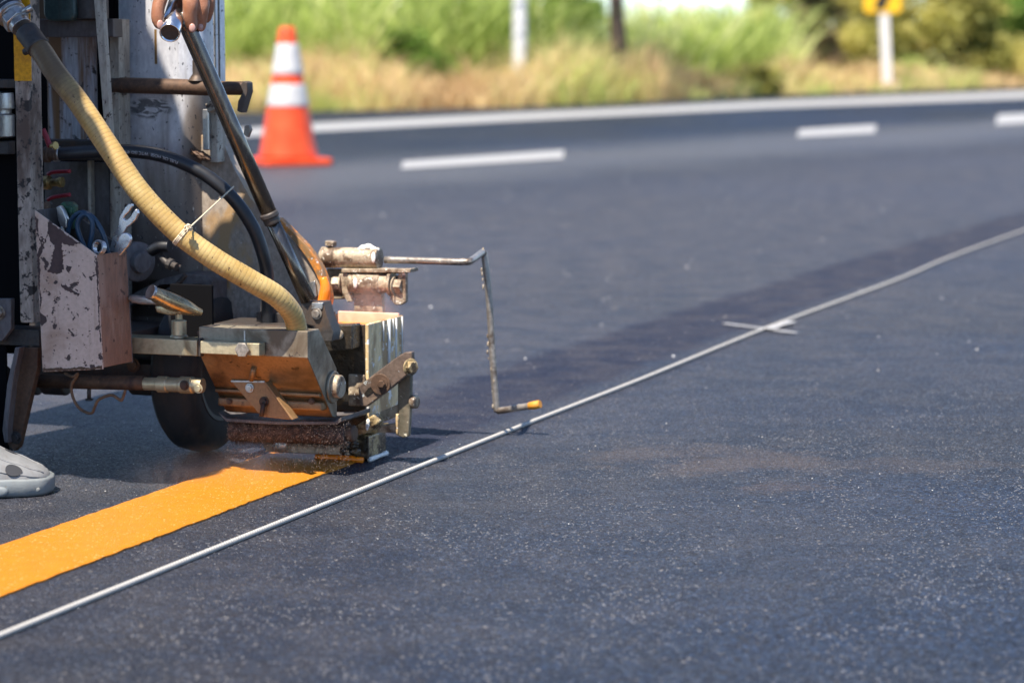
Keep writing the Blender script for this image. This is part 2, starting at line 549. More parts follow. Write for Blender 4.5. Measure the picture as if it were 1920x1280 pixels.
# ------------------------------------------------------------------ setting-out rope
rp = [(-700, 1476), (-300, 1314), (0, 1191), (240, 1094), (480, 997), (960, 805), (1200, 711.5), (1440, 614), (1680, 525), (1920, 432), (2400, 268)]
RR = 0.0035
def m_rope():
    k = M('white_rope')
    a = k.n('ShaderNodeAttribute', attribute_name='along')
    w_ = k.n('ShaderNodeTexWave', wave_type='BANDS', bands_direction='DIAGONAL')
    cb = k.n('ShaderNodeCombineXYZ')
    k.link(a.outputs['Fac'], cb.inputs[0])
    k.link(k.n('ShaderNodeAttribute', attribute_name='round').outputs['Fac'], cb.inputs[1])
    w_.inputs['Scale'].default_value = 1.0
    k.link(k.mapping((95, 0.3, 1), co=cb.outputs[0]), w_.inputs['Vector'])
    n = k.noise(60, 4)
    c = k.mix(k.ramp(w_.outputs['Fac'], 0.0, 0.6), (0.33, 0.31, 0.29), (0.50, 0.49, 0.46))
    c = k.mix(k.math('MULTIPLY', k.ramp(n, 0.5, 0.7), 0.3), c, (0.42, 0.38, 0.33))
    return k.done(c, 0.95, 0.0, k.bump(w_.outputs['Fac'], 0.35, 0.0015), spec=0.1)
M_ROPE = m_rope()
P = spline([G(*q, RR) for q in rp], 40)
bm = NB()
seg = 12
al, ro, s_ = [], [], 0.0
add_tube(bm, P, RR, seg)
for i, p in enumerate(P):
    if i: s_ += (P[i] - P[i - 1]).length
    al += [s_] * seg
    ro += [k_ / seg * 6.28 for k_ in range(seg)]
o = ob('rope', bm, M_ROPE, smooth=True)
for nm, vals in (('along', al), ('round', ro)):
    a_ = o.data.attributes.new(nm, 'FLOAT', 'POINT')
    a_.data.foreach_set('value', vals)
tag(o, 'thin white rope stretched along the dark asphalt beside the fresh yellow line', 'rope')

# ------------------------------------------------------------------ traffic cone
def m_cone():
    k = M('cone_orange')
    n = k.noise(9, 5)
    c = k.mix(k.ramp(n, 0.35, 0.75), (0.72, 0.065, 0.013), (0.76, 0.10, 0.026))
    return k.done(c, 0.45, 0.0, spec=0.4)
M_CONE = m_cone()
M_BAND = plain('reflective_white', (0.54, 0.53, 0.52), 0.5, 0.0, 0.06, 30, 0.02)
c0 = G(541, 309)
cone = empty('traffic_cone', c0, math.radians(24))
tag(cone, 'orange plastic traffic cone with two white bands standing on the road', 'traffic cone')
bm = NB()
def cr(z): return 0.148 + (0.040 - 0.148) * (z - 0.045) / (0.70 - 0.045)
prof = [(0.04, 0.152), (0.050, 0.148)] + [(0.06 + i * 0.062, cr(0.06 + i * 0.062)) for i in range(10)] + [(0.68, cr(0.68)), (0.695, cr(0.695) * 0.95), (0.702, cr(0.70) * 0.8), (0.70, 0.026)]
add_lathe(bm, (0, 0, 0), (0, 0, 1), prof, 40)
ob('cone_body', bm, M_CONE, cone, smooth=True)
for z0, z1 in ((0.300, 0.412), (0.462, 0.618)):
    bm = NB()
    add_lathe(bm, (0, 0, 0), (0, 0, 1), [(z0, cr(z0) + 0.0005), (z0 + 0.0006, cr(z0) + 0.0022), (z0 + 0.0012, cr(z0) + 0.0026)] + [(z0 + (z1 - z0) * q / 6, cr(z0 + (z1 - z0) * q / 6) + 0.0026) for q in range(1, 6)] + [(z1 - 0.0012, cr(z1) + 0.0026), (z1 - 0.0006, cr(z1) + 0.0022), (z1, cr(z1) + 0.0005)], 40)
    ob('reflective_band', bm, M_BAND, cone, smooth=True)
bm = NB()
hw = 0.180
pts = []
for (sx, sy) in ((1, 1), (-1, 1), (-1, -1), (1, -1)):
    for a_ in range(5):
        t = math.atan2(sy, sx) - math.pi / 4 + a_ / 4 * math.pi / 2
        pts.append(Vector((sx * (hw - 0.022) + 0.022 * math.cos(t), sy * (hw - 0.022) + 0.022 * math.sin(t), 0.001)))
add_prism(bm, pts, (0, 0, 0.034))
ob('cone_base', bm, M_CONE, cone, bev=0.006)
# ------------------------------------------------------------------ the road marking machine
M_POST = worn('post_paint', (0.42, 0.35, 0.29), (0.12, 0.08, 0.06), 0.6, 0.2, 16, 0.46, 0.62, (0.035, 0.028, 0.026), 55, 0.56, 0.6, (1, 1, 0.35))
M_BAR = worn('flat_bar_paint', (0.38, 0.35, 0.29), (0.15, 0.105, 0.075), 0.6, 0.1, 20, 0.5, 0.65, (0.06, 0.04, 0.03), 70, 0.6, 0.64, (1, 1, 0.3))
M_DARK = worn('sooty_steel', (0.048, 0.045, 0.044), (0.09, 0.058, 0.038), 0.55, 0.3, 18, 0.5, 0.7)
M_DARKP = worn('dark_panel', (0.13, 0.122, 0.125), (0.06, 0.046, 0.038), 0.6, 0.1, 12, 0.45, 0.65, (0.16, 0.15, 0.15), 120, 0.68, 0.70, (1, 1, 0.4))
M_PANEL = worn('stained_panel', (0.40, 0.40, 0.43), (0.20, 0.10, 0.04), 0.55, 0.2, 11, 0.44, 0.58, (0.05, 0.04, 0.035), 40, 0.6, 0.66, (3.0, 1, 0.22))
M_RUST = worn('rusty_brown', (0.105, 0.060, 0.036), (0.045, 0.028, 0.022), 0.65, 0.3, 22, 0.48, 0.66, (0.20, 0.11, 0.06), 90, 0.66, 0.7)
M_BOX = worn('chipped_white_paint', (0.58, 0.46, 0.38), (0.36, 0.25, 0.18), 0.55, 0.0, 13, 0.5, 0.72, (0.050, 0.030, 0.028), 62, 0.60, 0.615, (1, 1, 1), 0.5, 0.12)
M_BOXSIDE = worn('brown_primer', (0.22, 0.115, 0.07), (0.33, 0.22, 0.16), 0.7, 0.0, 26, 0.5, 0.7, (0.09, 0.05, 0.035), 70, 0.62, 0.66, (1, 1, 0.25))
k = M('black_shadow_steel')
M_BLACK = k.done((0.006, 0.006, 0.007), 0.9, 0.0, spec=0.05)  # near black: deep shade between the parts put into the colour
M_ZINC = worn('zinc_plate', (0.52, 0.45, 0.29), (0.20, 0.145, 0.08), 0.38, 0.5, 24, 0.52, 0.72, (0.10, 0.08, 0.06), 130, 0.68, 0.70, (1, 1, 1), 0.12, 0.12)
M_HOP = worn('galvanised_sheet', (0.34, 0.295, 0.22), (0.13, 0.095, 0.06), 0.42, 0.35, 17, 0.46, 0.66, (0.07, 0.05, 0.04), 80, 0.66, 0.69, (1, 1, 1), 0.1, 0.12)
M_UNDER = worn('bounce_brown_sheet', (0.30, 0.17, 0.075), (0.085, 0.045, 0.02), 0.42, 0.25, 10, 0.46, 0.68, (0.07, 0.035, 0.015), 60, 0.64, 0.7, (1, 1, 1), 0.08, 0.15)  # rusty sheet with the yellow line's orange bounce put into its colour
M_STEEL = worn('bare_steel', (0.55, 0.54, 0.52), (0.22, 0.17, 0.13), 0.32, 0.9, 40, 0.55, 0.75, None, 60, 0.6, 0.64, (1, 1, 1), 0.08, 0.1)
M_CHROME = worn('bright_chrome', (0.75, 0.76, 0.78), (0.5, 0.5, 0.5), 0.20, 1.0, 60, 0.6, 0.8, None, 60, 0.6, 0.64, (1, 1, 1), 0.04, 0.05)
M_TUBE = worn('bronzed_tube', (0.17, 0.15, 0.13), (0.085, 0.062, 0.048), 0.24, 0.95, 30, 0.5, 0.75, None, 60, 0.6, 0.64, (1, 1, 0.3), 0.05, 0.12)
M_BOLT = worn('zinc_bolt', (0.36, 0.32, 0.27), (0.17, 0.12, 0.09), 0.5, 0.7, 60, 0.5, 0.7)
M_RUBBER = plain('black_rubber', (0.016, 0.017, 0.020), 0.42, 0.0, 0.2, 60, 0.05)
M_TYRE = worn('dusty_tyre', (0.020, 0.020, 0.021), (0.045, 0.038, 0.034), 0.75, 0.0, 20, 0.5, 0.7)
M_TAR = worn('paint_crust_black', (0.020, 0.018, 0.016), (0.10, 0.065, 0.03), 0.30, 0.0, 45, 0.55, 0.66, (0.55, 0.45, 0.30), 150, 0.70, 0.72, (1, 1, 1), 0.9)
M_CREAM = worn('paint_crust_cream', (0.74, 0.56, 0.30), (0.32, 0.20, 0.09), 0.45, 0.0, 22, 0.44, 0.62, (0.72, 0.70, 0.66), 50, 0.60, 0.64, (1.4, 1.4, 0.35), 0.6)
M_CRUST = worn('paint_crust_grey', (0.42, 0.34, 0.24), (0.13, 0.085, 0.055), 0.5, 0.1, 38, 0.45, 0.60, (0.80, 0.74, 0.62), 85, 0.61, 0.64, (1, 1, 1), 0.9)
M_RESIN = worn('paint_crust_amber', (0.44, 0.33, 0.17), (0.06, 0.042, 0.025), 0.28, 0.0, 42, 0.44, 0.58, (0.75, 0.62, 0.40), 75, 0.64, 0.66, (1, 1, 1), 1.0)
M_ORANGE = plain('molten_orange_paint', (0.92, 0.24, 0.015), 0.25, 0.0, 0.12, 30, 0.2)
M_OSTAIN = worn('orange_stained_steel', (0.55, 0.20, 0.03), (0.24, 0.14, 0.06), 0.5, 0.1, 40, 0.44, 0.58, (0.55, 0.50, 0.48), 60, 0.62, 0.66, (1, 1, 1), 0.6)
M_WHITEBLOB = plain('white_paint_blob', (0.82, 0.80, 0.74), 0.5, 0.0, 0.06, 60, 0.4)
M_TEAL = worn('teal_enamel', (0.045, 0.085, 0.085), (0.10, 0.08, 0.05), 0.4, 0.1, 18, 0.55, 0.75)
M_REFLEX = worn('amber_reflector', (0.90, 0.40, 0.012), (0.62, 0.26, 0.02), 0.4, 0.0, 50, 0.5, 0.7, (0.25, 0.12, 0.03), 120, 0.68, 0.7)
M_REDGRIP = plain('red_grip', (0.28, 0.018, 0.030), 0.4)
M_BRASS = worn('dull_brass', (0.42, 0.30, 0.12), (0.16, 0.10, 0.05), 0.4, 0.8, 50, 0.5, 0.7)
M_WIRE = worn('rusty_wire', (0.20, 0.11, 0.06), (0.09, 0.055, 0.035), 0.6, 0.4, 60, 0.5, 0.7)
M_TWINE = plain('pale_twine', (0.62, 0.53, 0.38), 0.8, 0.0, 0.2, 200, 0.5)

def m_tank():
    k = M('tank_steel')
    z = k.sep()[2]
    n = k.noise(9, 6, 0.62, k.mapping((1, 1, 0.4)), 0.6)
    f = k.noise(120, 4, 0.65, k.mapping((1, 1, 0.5)))
    st = k.noise(26, 5, 0.6, k.mapping((2.2, 2.2, 0.10)))
    c = k.mix(k.ramp(f, 0.35, 0.7), (0.55, 0.55, 0.58), (0.72, 0.72, 0.74))
    c = k.mix(k.math('MULTIPLY', k.ramp(st, 0.5, 0.7), 0.5), c, (0.27, 0.24, 0.22))
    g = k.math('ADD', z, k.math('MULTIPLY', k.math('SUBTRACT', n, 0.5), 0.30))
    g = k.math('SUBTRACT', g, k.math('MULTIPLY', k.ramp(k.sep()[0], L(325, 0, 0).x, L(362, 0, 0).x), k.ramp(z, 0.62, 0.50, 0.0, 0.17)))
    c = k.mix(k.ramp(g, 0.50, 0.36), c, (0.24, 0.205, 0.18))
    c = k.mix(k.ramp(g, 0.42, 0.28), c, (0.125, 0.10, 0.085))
    sp = k.noise(230, 2, 0.5, k.mapping((1, 1, 0.55)))
    c = k.mix(k.ramp(sp, 0.66, 0.69), c, (0.03, 0.03, 0.035))
    sp2 = k.noise(300, 2, 0.5, k.mapping((1, 1, 0.4), (4, 2, 1)))
    c = k.mix(k.math('MULTIPLY', k.ramp(sp2, 0.67, 0.70), k.ramp(z, 0.5, 0.35)), c, (0.42, 0.40, 0.36))
    # an oily hand smear
    p = L(282, 203, 0.0)
    xyz = k.sep()
    e = k.math('ADD', k.math('POWER', k.math('DIVIDE', k.math('SUBTRACT', xyz[0], p.x), 0.040), 2.0), k.math('POWER', k.math('DIVIDE', k.math('SUBTRACT', z, p.z), 0.017), 2.0))
    sm = k.noise(48, 4, 0.6, k.mapping((1, 1, 2.2), (0, 0, 2)), 1.2)
    c = k.mix(k.math('MULTIPLY', k.math('MULTIPLY', k.ramp(e, 1.1, 0.5), k.ramp(sm, 0.44, 0.52)), 0.8), c, (0.05, 0.05, 0.055))
    p = L(292, 88, 0.0)                                      # a dried brown drip
    e = k.math('MULTIPLY', k.ramp(k.math('ABSOLUTE', k.math('SUBTRACT', xyz[0], p.x)), 0.0026, 0.0016), k.ramp(k.math('ABSOLUTE', k.math('SUBTRACT', z, p.z)), 0.027, 0.025))
    c = k.mix(e, c, (0.22, 0.12, 0.03))
    return k.done(c, 0.45, 0.25, k.bump(f, 0.12, 0.001))
M_TANK = m_tank()
def m_hose():
    k = M('ribbed_cream_hose')
    a = k.n('ShaderNodeAttribute', attribute_name='along').outputs['Fac']
    rib = k.n('ShaderNodeAttribute', attribute_name='rib').outputs['Fac']
    n = k.noise(24, 5, 0.6)
    n2 = k.noise(9, 3, 0.5)
    c = k.mix(k.ramp(n, 0.3, 0.7), (0.40, 0.265, 0.085), (0.55, 0.41, 0.17))
    c = k.mix(k.math('MULTIPLY', k.ramp(n2, 0.45, 0.65), 0.4), c, (0.40, 0.22, 0.06))
    c = k.mix(k.math('MULTIPLY', rib, 0.5), c, (0.24, 0.15, 0.06))
    g = k.math('ADD', a, k.math('MULTIPLY', k.math('SUBTRACT', n, 0.5), 0.12))
    c = k.mix(k.math('MULTIPLY', k.ramp(g, 0.175, 0.085), 0.85), c, (0.085, 0.052, 0.034))  # upper end browned: the shade on it is put into the colour
    sp = k.noise(160, 2)
    c = k.mix(k.ramp(sp, 0.68, 0.71), c, (0.12, 0.07, 0.03))
    k.done(c, 0.42, 0.0, k.bump(n, 0.1, 0.001), spec=0.45)
    k.p.inputs['Subsurface Weight'].default_value = 0.12
    k.p.inputs['Subsurface Radius'].default_value = (0.01, 0.006, 0.002)
    return k.m
M_HOSE = m_hose()

mach = empty('road_marking_machine', O, -TH)
tag(mach, 'grimy road marking machine with cream ribbed hose laying the fresh yellow line', 'line painting machine')

def bx(name, m, x0, y0, x1, y1, v, depth, parent=None, bev=0.0015):
    """a bar or plate whose face in the cross plane v spans the two picture corners"""
    a, b = L(x0, y0, v), L(x1, y1, v)
    bm = NB()
    add_box(bm, (min(a.x, b.x), v, min(a.z, b.z)), (max(a.x, b.x), v + depth, max(a.z, b.z)))
    return ob(name, bm, m, parent or mach, bev)
def pr(name, m, pts, v, depth, parent=None, bev=0.0012, dv=None):
    bm = NB()
    add_prism(bm, [L(x, y, v) for x, y in pts], dv or (0, depth, 0))
    return ob(name, bm, m, parent or mach, bev)
def tb(name, m, pts, r, parent=None, seg=14, n=8, smooth=True):
    """a bent rod or pipe through picture points (x, y, v)"""
    bm = NB()
    P = spline([L(*p) for p in pts], n) if n > 1 else [L(*p) for p in pts]
    add_tube(bm, P, r, seg)
    o = ob(name, bm, m, parent or mach)
    for p in o.data.polygons: p.use_smooth = len(p.vertices) == 4
    return o
def lathe(name, m, p, axis, prof, parent=None, seg=28, bev=0.0):
    bm = NB()
    add_lathe(bm, p, axis, prof, seg)
    return ob(name, bm, m, parent or mach, bev or 0.0006)
def bolt(p, axis, r, m=None, parent=None, h=0.6, washer=True, name='bolt'):
    bm = NB()
    t = Vector(axis).normalized()
    if washer:
        add_lathe(bm, p, t, [(0, r * 1.35), (r * 0.18, r * 1.35)], 20)
    add_lathe(bm, Vector(p) + t * (r * 0.15), t, [(0, r), (r * h * 0.85, r), (r * h, r * 0.86)], 6)
    return ob(name, bm, m or M_BOLT, parent or mach, 0.0004)
FRONT = (0, -1, 0)

# --- rear frame
post = bx('frame_post', M_POST, 17, -330, 63, 606, -0.27, 0.036)
bx('reflective_tape', M_REFLEX, 23, -40, 59, 152, -0.2715, 0.0012, post, 0)
bx('bottom_rail', M_DARK, -160, 608, 74, 650, -0.262, 0.045)
pr('bracket_plate', M_DARKP, [(-40, 560), (21, 560), (21, 616), (4, 640), (-40, 640)], -0.276, 0.010)
bolt(L(-2, 586, -0.276), FRONT, 0.008)
fork = pr('castor_fork', M_RUST, [(34, 651), (71, 651), (70, 690), (55, 752), (40, 817), (35, 838), (26, 846), (14, 832), (11, 806), (20, 720)], -0.268, 0.012)
pr('fork_flange', M_DARKP, [(28, 651), (37, 651), (23, 720), (14, 806), (16, 830), (8, 830), (4, 806), (13, 720)], -0.282, 0.028, fork)
bolt(L(30, 820, -0.268), FRONT, 0.007, M_DARK, fork)
p = L(-14, 812, -0.22)
wz = max(p.z, 0.075)
bx('wheel_shade_plate', M_BLACK, -160, 640, 16, 856, -0.262, 0.004)  # added black plate that stands for the darkness beside the castor
tyre = lathe('castor_wheel', M_TYRE, (p.x - 0.02, -0.225, 0.075), (1, 0, 0), [(0, 0.040), (0.002, 0.066), (0.008, 0.073), (0.032, 0.073), (0.038, 0.066), (0.040, 0.04)])
lathe('wheel_hub', M_REFLEX, (p.x - 0.022, -0.225, 0.075), (1, 0, 0), [(0, 0.012), (0.05, 0.012), (0.052, 0.024), (0.056, 0.024)], tyre)
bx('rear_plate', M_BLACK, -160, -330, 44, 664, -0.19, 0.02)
bx('side_rail', M_DARK, -160, 262, 16, 290, -0.215, 0.02)
lathe('spring_drum', M_STEEL, L(-12, 200, -0.21), (0, 0, 1), [(-0.045, 0.026), (-0.043, 0.03), (-0.012, 0.03), (-0.010, 0.026), (-0.004, 0.026), (-0.003, 0.03), (0.006, 0.03), (0.02, 0.029), (0.022, 0.022)])
bx('hand_guard', M_DARK, -160, 148, 17, 166, -0.225, 0.03)

# --- back of the machine between the posts
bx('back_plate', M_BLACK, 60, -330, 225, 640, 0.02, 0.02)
bx('stained_panel', M_PANEL, 86, 68, 178, 272, -0.04, 0.012)
bx('cross_bar', M_DARKP, 64, 36, 212, 70, -0.10, 0.03)
bx('cross_bar', M_DARK, 64, 262, 206, 302, -0.085, 0.04)
bm = NB()
a, b = L(76, -200, -0.12), L(141, 40, -0.12)
pts = []
for (cx_, cz_, s0) in ((b.x - 0.012, b.z + 0.012, -math.pi / 2), (b.x - 0.012, a.z, 0), (a.x + 0.012, a.z, math.pi / 2), (a.x + 0.012, b.z + 0.012, math.pi)):
    for i in range(6):
        t = s0 + i / 5 * math.pi / 2
        pts.append(Vector((cx_ + 0.012 * math.cos(t), -0.12, cz_ + 0.012 * math.sin(t))))
add_prism(bm, pts, (0, 0.10, 0))
ob('fuel_canister', bm, M_TEAL, mach, 0.004)
lathe('motor_drum', M_DARK, L(172, 38, -0.09), (0, 0, 1), [(0, 0.02), (0.002, 0.025), (0.24, 0.025), (0.242, 0.02)])
pr('flat_bar', M_BAR, [(171, -60), (188, -60), (208, 262), (197, 262)], -0.145, 0.012)
pr('upright_post', M_BAR, [(205, 36), (222, 36), (228, 640), (207, 640)], -0.055, 0.035)
bx('cabinet_panel', M_DARKP, 82, 303, 210, 640, -0.03, 0.012)
bx('cabinet_strip', M_BAR, 163, 300, 175, 640, -0.055, 0.014)
for (y, s) in ((322, 0), (369, 1)):
    tb('valve_handle', M_REDGRIP, [(90, y + 5 + s, -0.12), (100, y + 1, -0.122), (131, y - 1 - 3 * s, -0.124)], 0.0030, None, 10)
tb('valve_handle', M_REDGRIP, [(80, 243, -0.19), (87, 258, -0.19), (94, 276, -0.19)], 0.0042, None, 10)
lathe('valve_knob', M_BRASS, L(80, 343, -0.10), (1, 0, 0.05), [(0, 0.010), (0.012, 0.011), (0.014, 0.006), (0.026, 0.006), (0.028, 0.008), (0.034, 0.008)])
lathe('brass_bolt', M_BRASS, L(96, 274, -0.195), (1, -0.3, 0.1), [(0, 0.0035), (0.006, 0.0035), (0.0065, 0.006), (0.010, 0.006)])
lathe('pipe_stub', M_RUST, L(76, 290, -0.17), (1, 0, 0), [(0, 0.008), (0.006, 0.010), (0.008, 0.0115), (0.015, 0.0115), (0.016, 0.008), (0.026, 0.008)])

# --- tank
a, b = L(221, 0, 0.0), L(366, 0, 0.0)
bm = NB()
rr = 0.035
prof = [Vector((a.x, 0.0, 0.16))] + [Vector((b.x - rr + rr * math.sin(t), rr - rr * math.cos(t), 0.16)) for t in [i / 10 * math.pi / 2 for i in range(11)]] + [Vector((b.x, 0.10, 0.16)), Vector((a.x, 0.10, 0.16))]
add_prism(bm, prof, (0, 0, 0.72))
tank = ob('paint_tank', bm, M_TANK, mach, 0.003)
bx('tank_post', M_BAR, 395, -330, 404, 235, 0.045, 0.006)
bx('tank_post', M_DARK, 403, -330, 412, 262, 0.04, 0.006)
bx('angle_strip', M_STEEL, 379, 205, 392, 282, -0.012, 0.010)
bx('angle_strip', M_BAR, 392, 200, 408, 305, -0.004, 0.03)
bx('angle_strip', M_OSTAIN, 413, 276, 424, 330, 0.05, 0.02)
bm = NB()
for q in add_ball(bm, (0, 0, 0), 1.0, (1, 1, 1), 4):
    nz = 1 + 0.45 * mnoise.noise(q.co * 2.2) + 0.2 * mnoise.noise(q.co * 6.0)
    d_ = q.co * nz
    q.co = L(376, 291, -0.006) + Vector((d_.x * 0.015 + d_.z * -0.004, d_.y * 0.008, d_.z * 0.008 - d_.x * 0.005))
ob('rust_lump', bm, M_RUST, mach, smooth=True)
# lower paint hopper with its orange chute
body = pr('paint_hopper', M_DARKP, [(330, 250), (414, 256), (440, 318), (470, 372), (527, 432), (575, 480), (600, 520), (604, 560), (590, 600), (520, 612), (398, 612), (398, 520), (330, 520)], 0.02, 0.030)
m_ = worn('burnt_paint', (0.30, 0.255, 0.21), (0.36, 0.23, 0.11), 0.6, 0.0, 16, 0.5, 0.66, (0.40, 0.38, 0.34), 150, 0.655, 0.68, (1, 1, 0.6), 0.6)
body.data.materials[0] = m_
lip = [(522, 408), (552, 438), (580, 468), (603, 505), (617, 548), (616, 572), (604, 592)]
bm = NB()
P = spline([L(x, y, 0.012) for x, y in lip], 6)
rings = []
for i, q in enumerate(P):
    t = (P[min(i + 1, len(P) - 1)] - P[max(i - 1, 0)]).normalized()
    nrm = Vector((t.z, 0, -t.x))
    if nrm.x > 0: nrm = -nrm
    wd = 0.006 + 0.006 * math.sin(min(1, i / len(P) * 1.1) * math.pi)
    rings.append([bm.verts.new(q), bm.verts.new(q + nrm * wd), bm.verts.new(q + nrm * wd + Vector((0, 0.016, 0))), bm.verts.new(q + Vector((0, 0.016, 0)))])
for r0, r1 in zip(rings, rings[1:]):
    for j in range(4):
        bm.faces.new([r0[j], r0[(j + 1) % 4], r1[(j + 1) % 4], r1[j]])
bm.faces.new(rings[0]); bm.faces.new(rings[-1][::-1])
lipo = ob('chute_lip', bm, M_OSTAIN, body, 0.001)
bm = NB()
P = spline([L(x, y, 0.004) for x, y in ((606, 520), (610, 540), (607, 562), (602, 585), (603, 606))], 6)
add_tube(bm, P, [0.0055 + 0.0035 * math.sin(i / (len(P) - 1) * math.pi) for i in range(len(P))], 14)
ob('paint_stream', bm, M_ORANGE, body, smooth=True)
pr('chute_flake', M_STEEL, [(578, 530), (590, 526), (594, 556), (582, 560)], 0.014, 0.004, body)
# dark pocket under the hopper: arch plate and recess
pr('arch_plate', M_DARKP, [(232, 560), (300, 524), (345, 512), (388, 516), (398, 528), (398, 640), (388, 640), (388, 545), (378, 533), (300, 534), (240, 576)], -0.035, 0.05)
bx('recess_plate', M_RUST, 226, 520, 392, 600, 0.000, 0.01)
bx('deck', M_DARK, 60, 640, 500, 690, -0.03, 0.16)
bx('lower_beam', M_DARK, 60, 672, 310, 715, -0.12, 0.05)
for (x, wd) in ((108, 24), (275, 26), (58, 20)):
    lathe('under_roller', M_DARK, L(x - wd, 712, -0.10), (1, 0, 0), [(0, 0.018), (0.002, 0.022), (wd * 2 / 1290, 0.022), (wd * 2 / 1290 + 0.002, 0.018)])
bolt(L(250, 684, -0.13), FRONT, 0.008, M_RUST)
tb('strut', M_DARK, [(290, 560, -0.05), (330, 535, -0.06), (348, 515, -0.06)], 0.004, None, 10)
# dark gear motor behind the clamp
gm = lathe('gear_motor', M_DARKP, L(232, 486, -0.05), (1, -0.55, -0.04), [(0, 0.026), (0.02, 0.027), (0.022, 0.024), (0.028, 0.024), (0.03, 0.030), (0.040, 0.030), (0.043, 0.026), (0.044, 0.017), (0.054, 0.016), (0.056, 0.010)])
tb('motor_cap', M_RUBBER, [(284, 470, -0.10), (300, 462, -0.105), (318, 462, -0.105)], [0.009] * 17, gm, 14)
tb('motor_arm', M_DARK, [(302, 480, -0.10), (312, 492, -0.105), (322, 498, -0.105), (338, 503, -0.10)], 0.0052, gm)
lathe('motor_nut', M_DARK, L(316, 494, -0.108), (1, -0.2, -0.3), [(0, 0.009), (0.007, 0.009), (0.008, 0.006), (0.016, 0.006)], gm, 8)

# --- handle pipe across the tank
pipe = tb('handle_pipe', M_RUST, [(212, 160, -0.05), (300, 162, -0.05), (392, 165, -0.05), (462, 166, -0.05)], [0.0118] * 17 + [0.0118, 0.0105, 0.0102, 0.0102, 0.0102, 0.0102, 0.0102, 0.0102], None, 18)
pipe.data.materials[0] = M_RUST
pr('lever_plate', M_DARKP, [(450, 160), (456, 152), (463, 155), (464, 172), (452, 212), (444, 208), (446, 190), (455, 172)], -0.062, 0.020, pipe)
lathe('pipe_stub', M_DARK, L(370, 152, -0.05), (0, 0, 1), [(0, 0.014), (0.006, 0.010), (0.010, 0.007), (0.030, 0.007), (0.031, 0.004), (0.034, 0.004)], pipe)
pr('bracket_tab', M_BAR, [(458, 236), (466, 234), (470, 244), (464, 258), (456, 252)], -0.02, 0.008)
pr('bracket_tab', M_BAR, [(384, 196), (396, 188), (402, 205), (390, 212)], -0.018, 0.012)

# --- lever with its tee handle
lever = tb('lever_tube', M_TUBE, [(342, 20, -0.245), (356, 60, -0.235), (430, 228, -0.20), (508, 408, -0.165)], 0.0118, None, 24, 1)
tb('lever_rod', M_TUBE, [(506, 404, -0.166), (545, 490, -0.145), (578, 563, -0.13)], [0.0102, 0.0102, 0.0112], lever, 6, 1)
lathe('lever_collar', M_DARK, L(503, 398, -0.168), L(520, 440, -0.16) - L(503, 398, -0.168), [(0, 0.0120), (0.002, 0.0138), (0.007, 0.0138), (0.009, 0.0120), (0.016, 0.0120), (0.018, 0.0106)], lever)
ta, tb_ = L(318, 63, -0.285), L(347, -34, -0.16)
bm = NB()
t = (tb_ - ta).normalized()
add_lathe(bm, ta, t, [(0.010, 0.0105), (0.0005, 0.0126), (0, 0.0136), (0.0006, 0.0143), ((tb_ - ta).length, 0.0143)], 32)
ob('tee_handle', bm, M_CHROME, lever, smooth=True)
lathe('handle_bore', M_DARK, ta + t * 0.0035, -t, [(0, 0.0122), (0.001, 0.0122)], lever)
br = pr('lever_bracket', M_DARK, [(564, 566), (606, 566), (612, 590), (625, 622), (622, 640), (600, 640), (590, 612), (566, 606)], -0.135, 0.028)
pr('bracket_cap', M_STEEL, [(584, 567), (606, 567), (604, 580), (583, 580)], -0.137, 0.004, br)
bolt(L(594, 588, -0.136), FRONT, 0.006, M_BOLT, br)

# --- ribbed hose
hp = [(56, 68, -0.315), (80, 100, -0.325), (105, 138, -0.335), (150, 196, -0.345), (205, 278, -0.35), (262, 360, -0.345), (330, 432, -0.33), (400, 484, -0.31), (470, 526, -0.285), (520, 556, -0.26), (548, 588, -0.235), (557, 618, -0.222)]
P0 = spline([L(*q) for q in hp], 30)
S = [0.0]
for i in range(1, len(P0)): S.append(S[-1] + (P0[i] - P0[i - 1]).length)
step, P, j = 0.0009, [], 0
n = int(S[-1] / step)
for i in range(n + 1):
    s_ = i * S[-1] / n
    while j < len(S) - 2 and S[j + 1] < s_: j += 1
    P.append(P0[j].lerp(P0[j + 1], (s_ - S[j]) / (S[j + 1] - S[j])))
RIB = 0.0062
rads, ribs, along = [], [], []
seg = 28
for i in range(n + 1):
    s_ = i * S[-1] / n
    ph = (s_ % RIB) / RIB
    g = math.exp(-((ph - 0.5) / 0.10) ** 2)
    r = 0.0153 - 0.0012 * max(0, min(1, (s_ - 0.5) / 0.15)) - 0.00022 * g
    rads.append(r)
    ribs += [g] * seg
    along += [s_] * seg
bm = NB()
add_tube(bm, P, rads, seg)
hose = ob('ribbed_hose', bm, M_HOSE, mach, smooth=True)
for nm, vals in (('along', along), ('rib', ribs)):
    a_ = hose.data.attributes.new(nm, 'FLOAT', 'POINT')
    a_.data.foreach_set('value', vals)
bm = NB()
add_tube(bm, spline([L(*q) for q in ((50, 60, -0.312), (60, 73, -0.317), (73, 91, -0.323))], 8), 0.0164, 28)
ob('hose_cuff', bm, M_DARK, hose, smooth=True)
d = (L(62, 78, -0.318) - L(10, 12, -0.295)).normalized()
p0 = L(8, 10, -0.295)
fit = lathe('hose_coupling', M_STEEL, p0, d, [(0, 0.020), (0.002, 0.0225), (0.012, 0.0225), (0.013, 0.019), (0.016, 0.019), (0.017, 0.0215), (0.022, 0.0215), (0.023, 0.017), (0.038, 0.016), (0.040, 0.0155), (0.05, 0.015)], hose, 32)
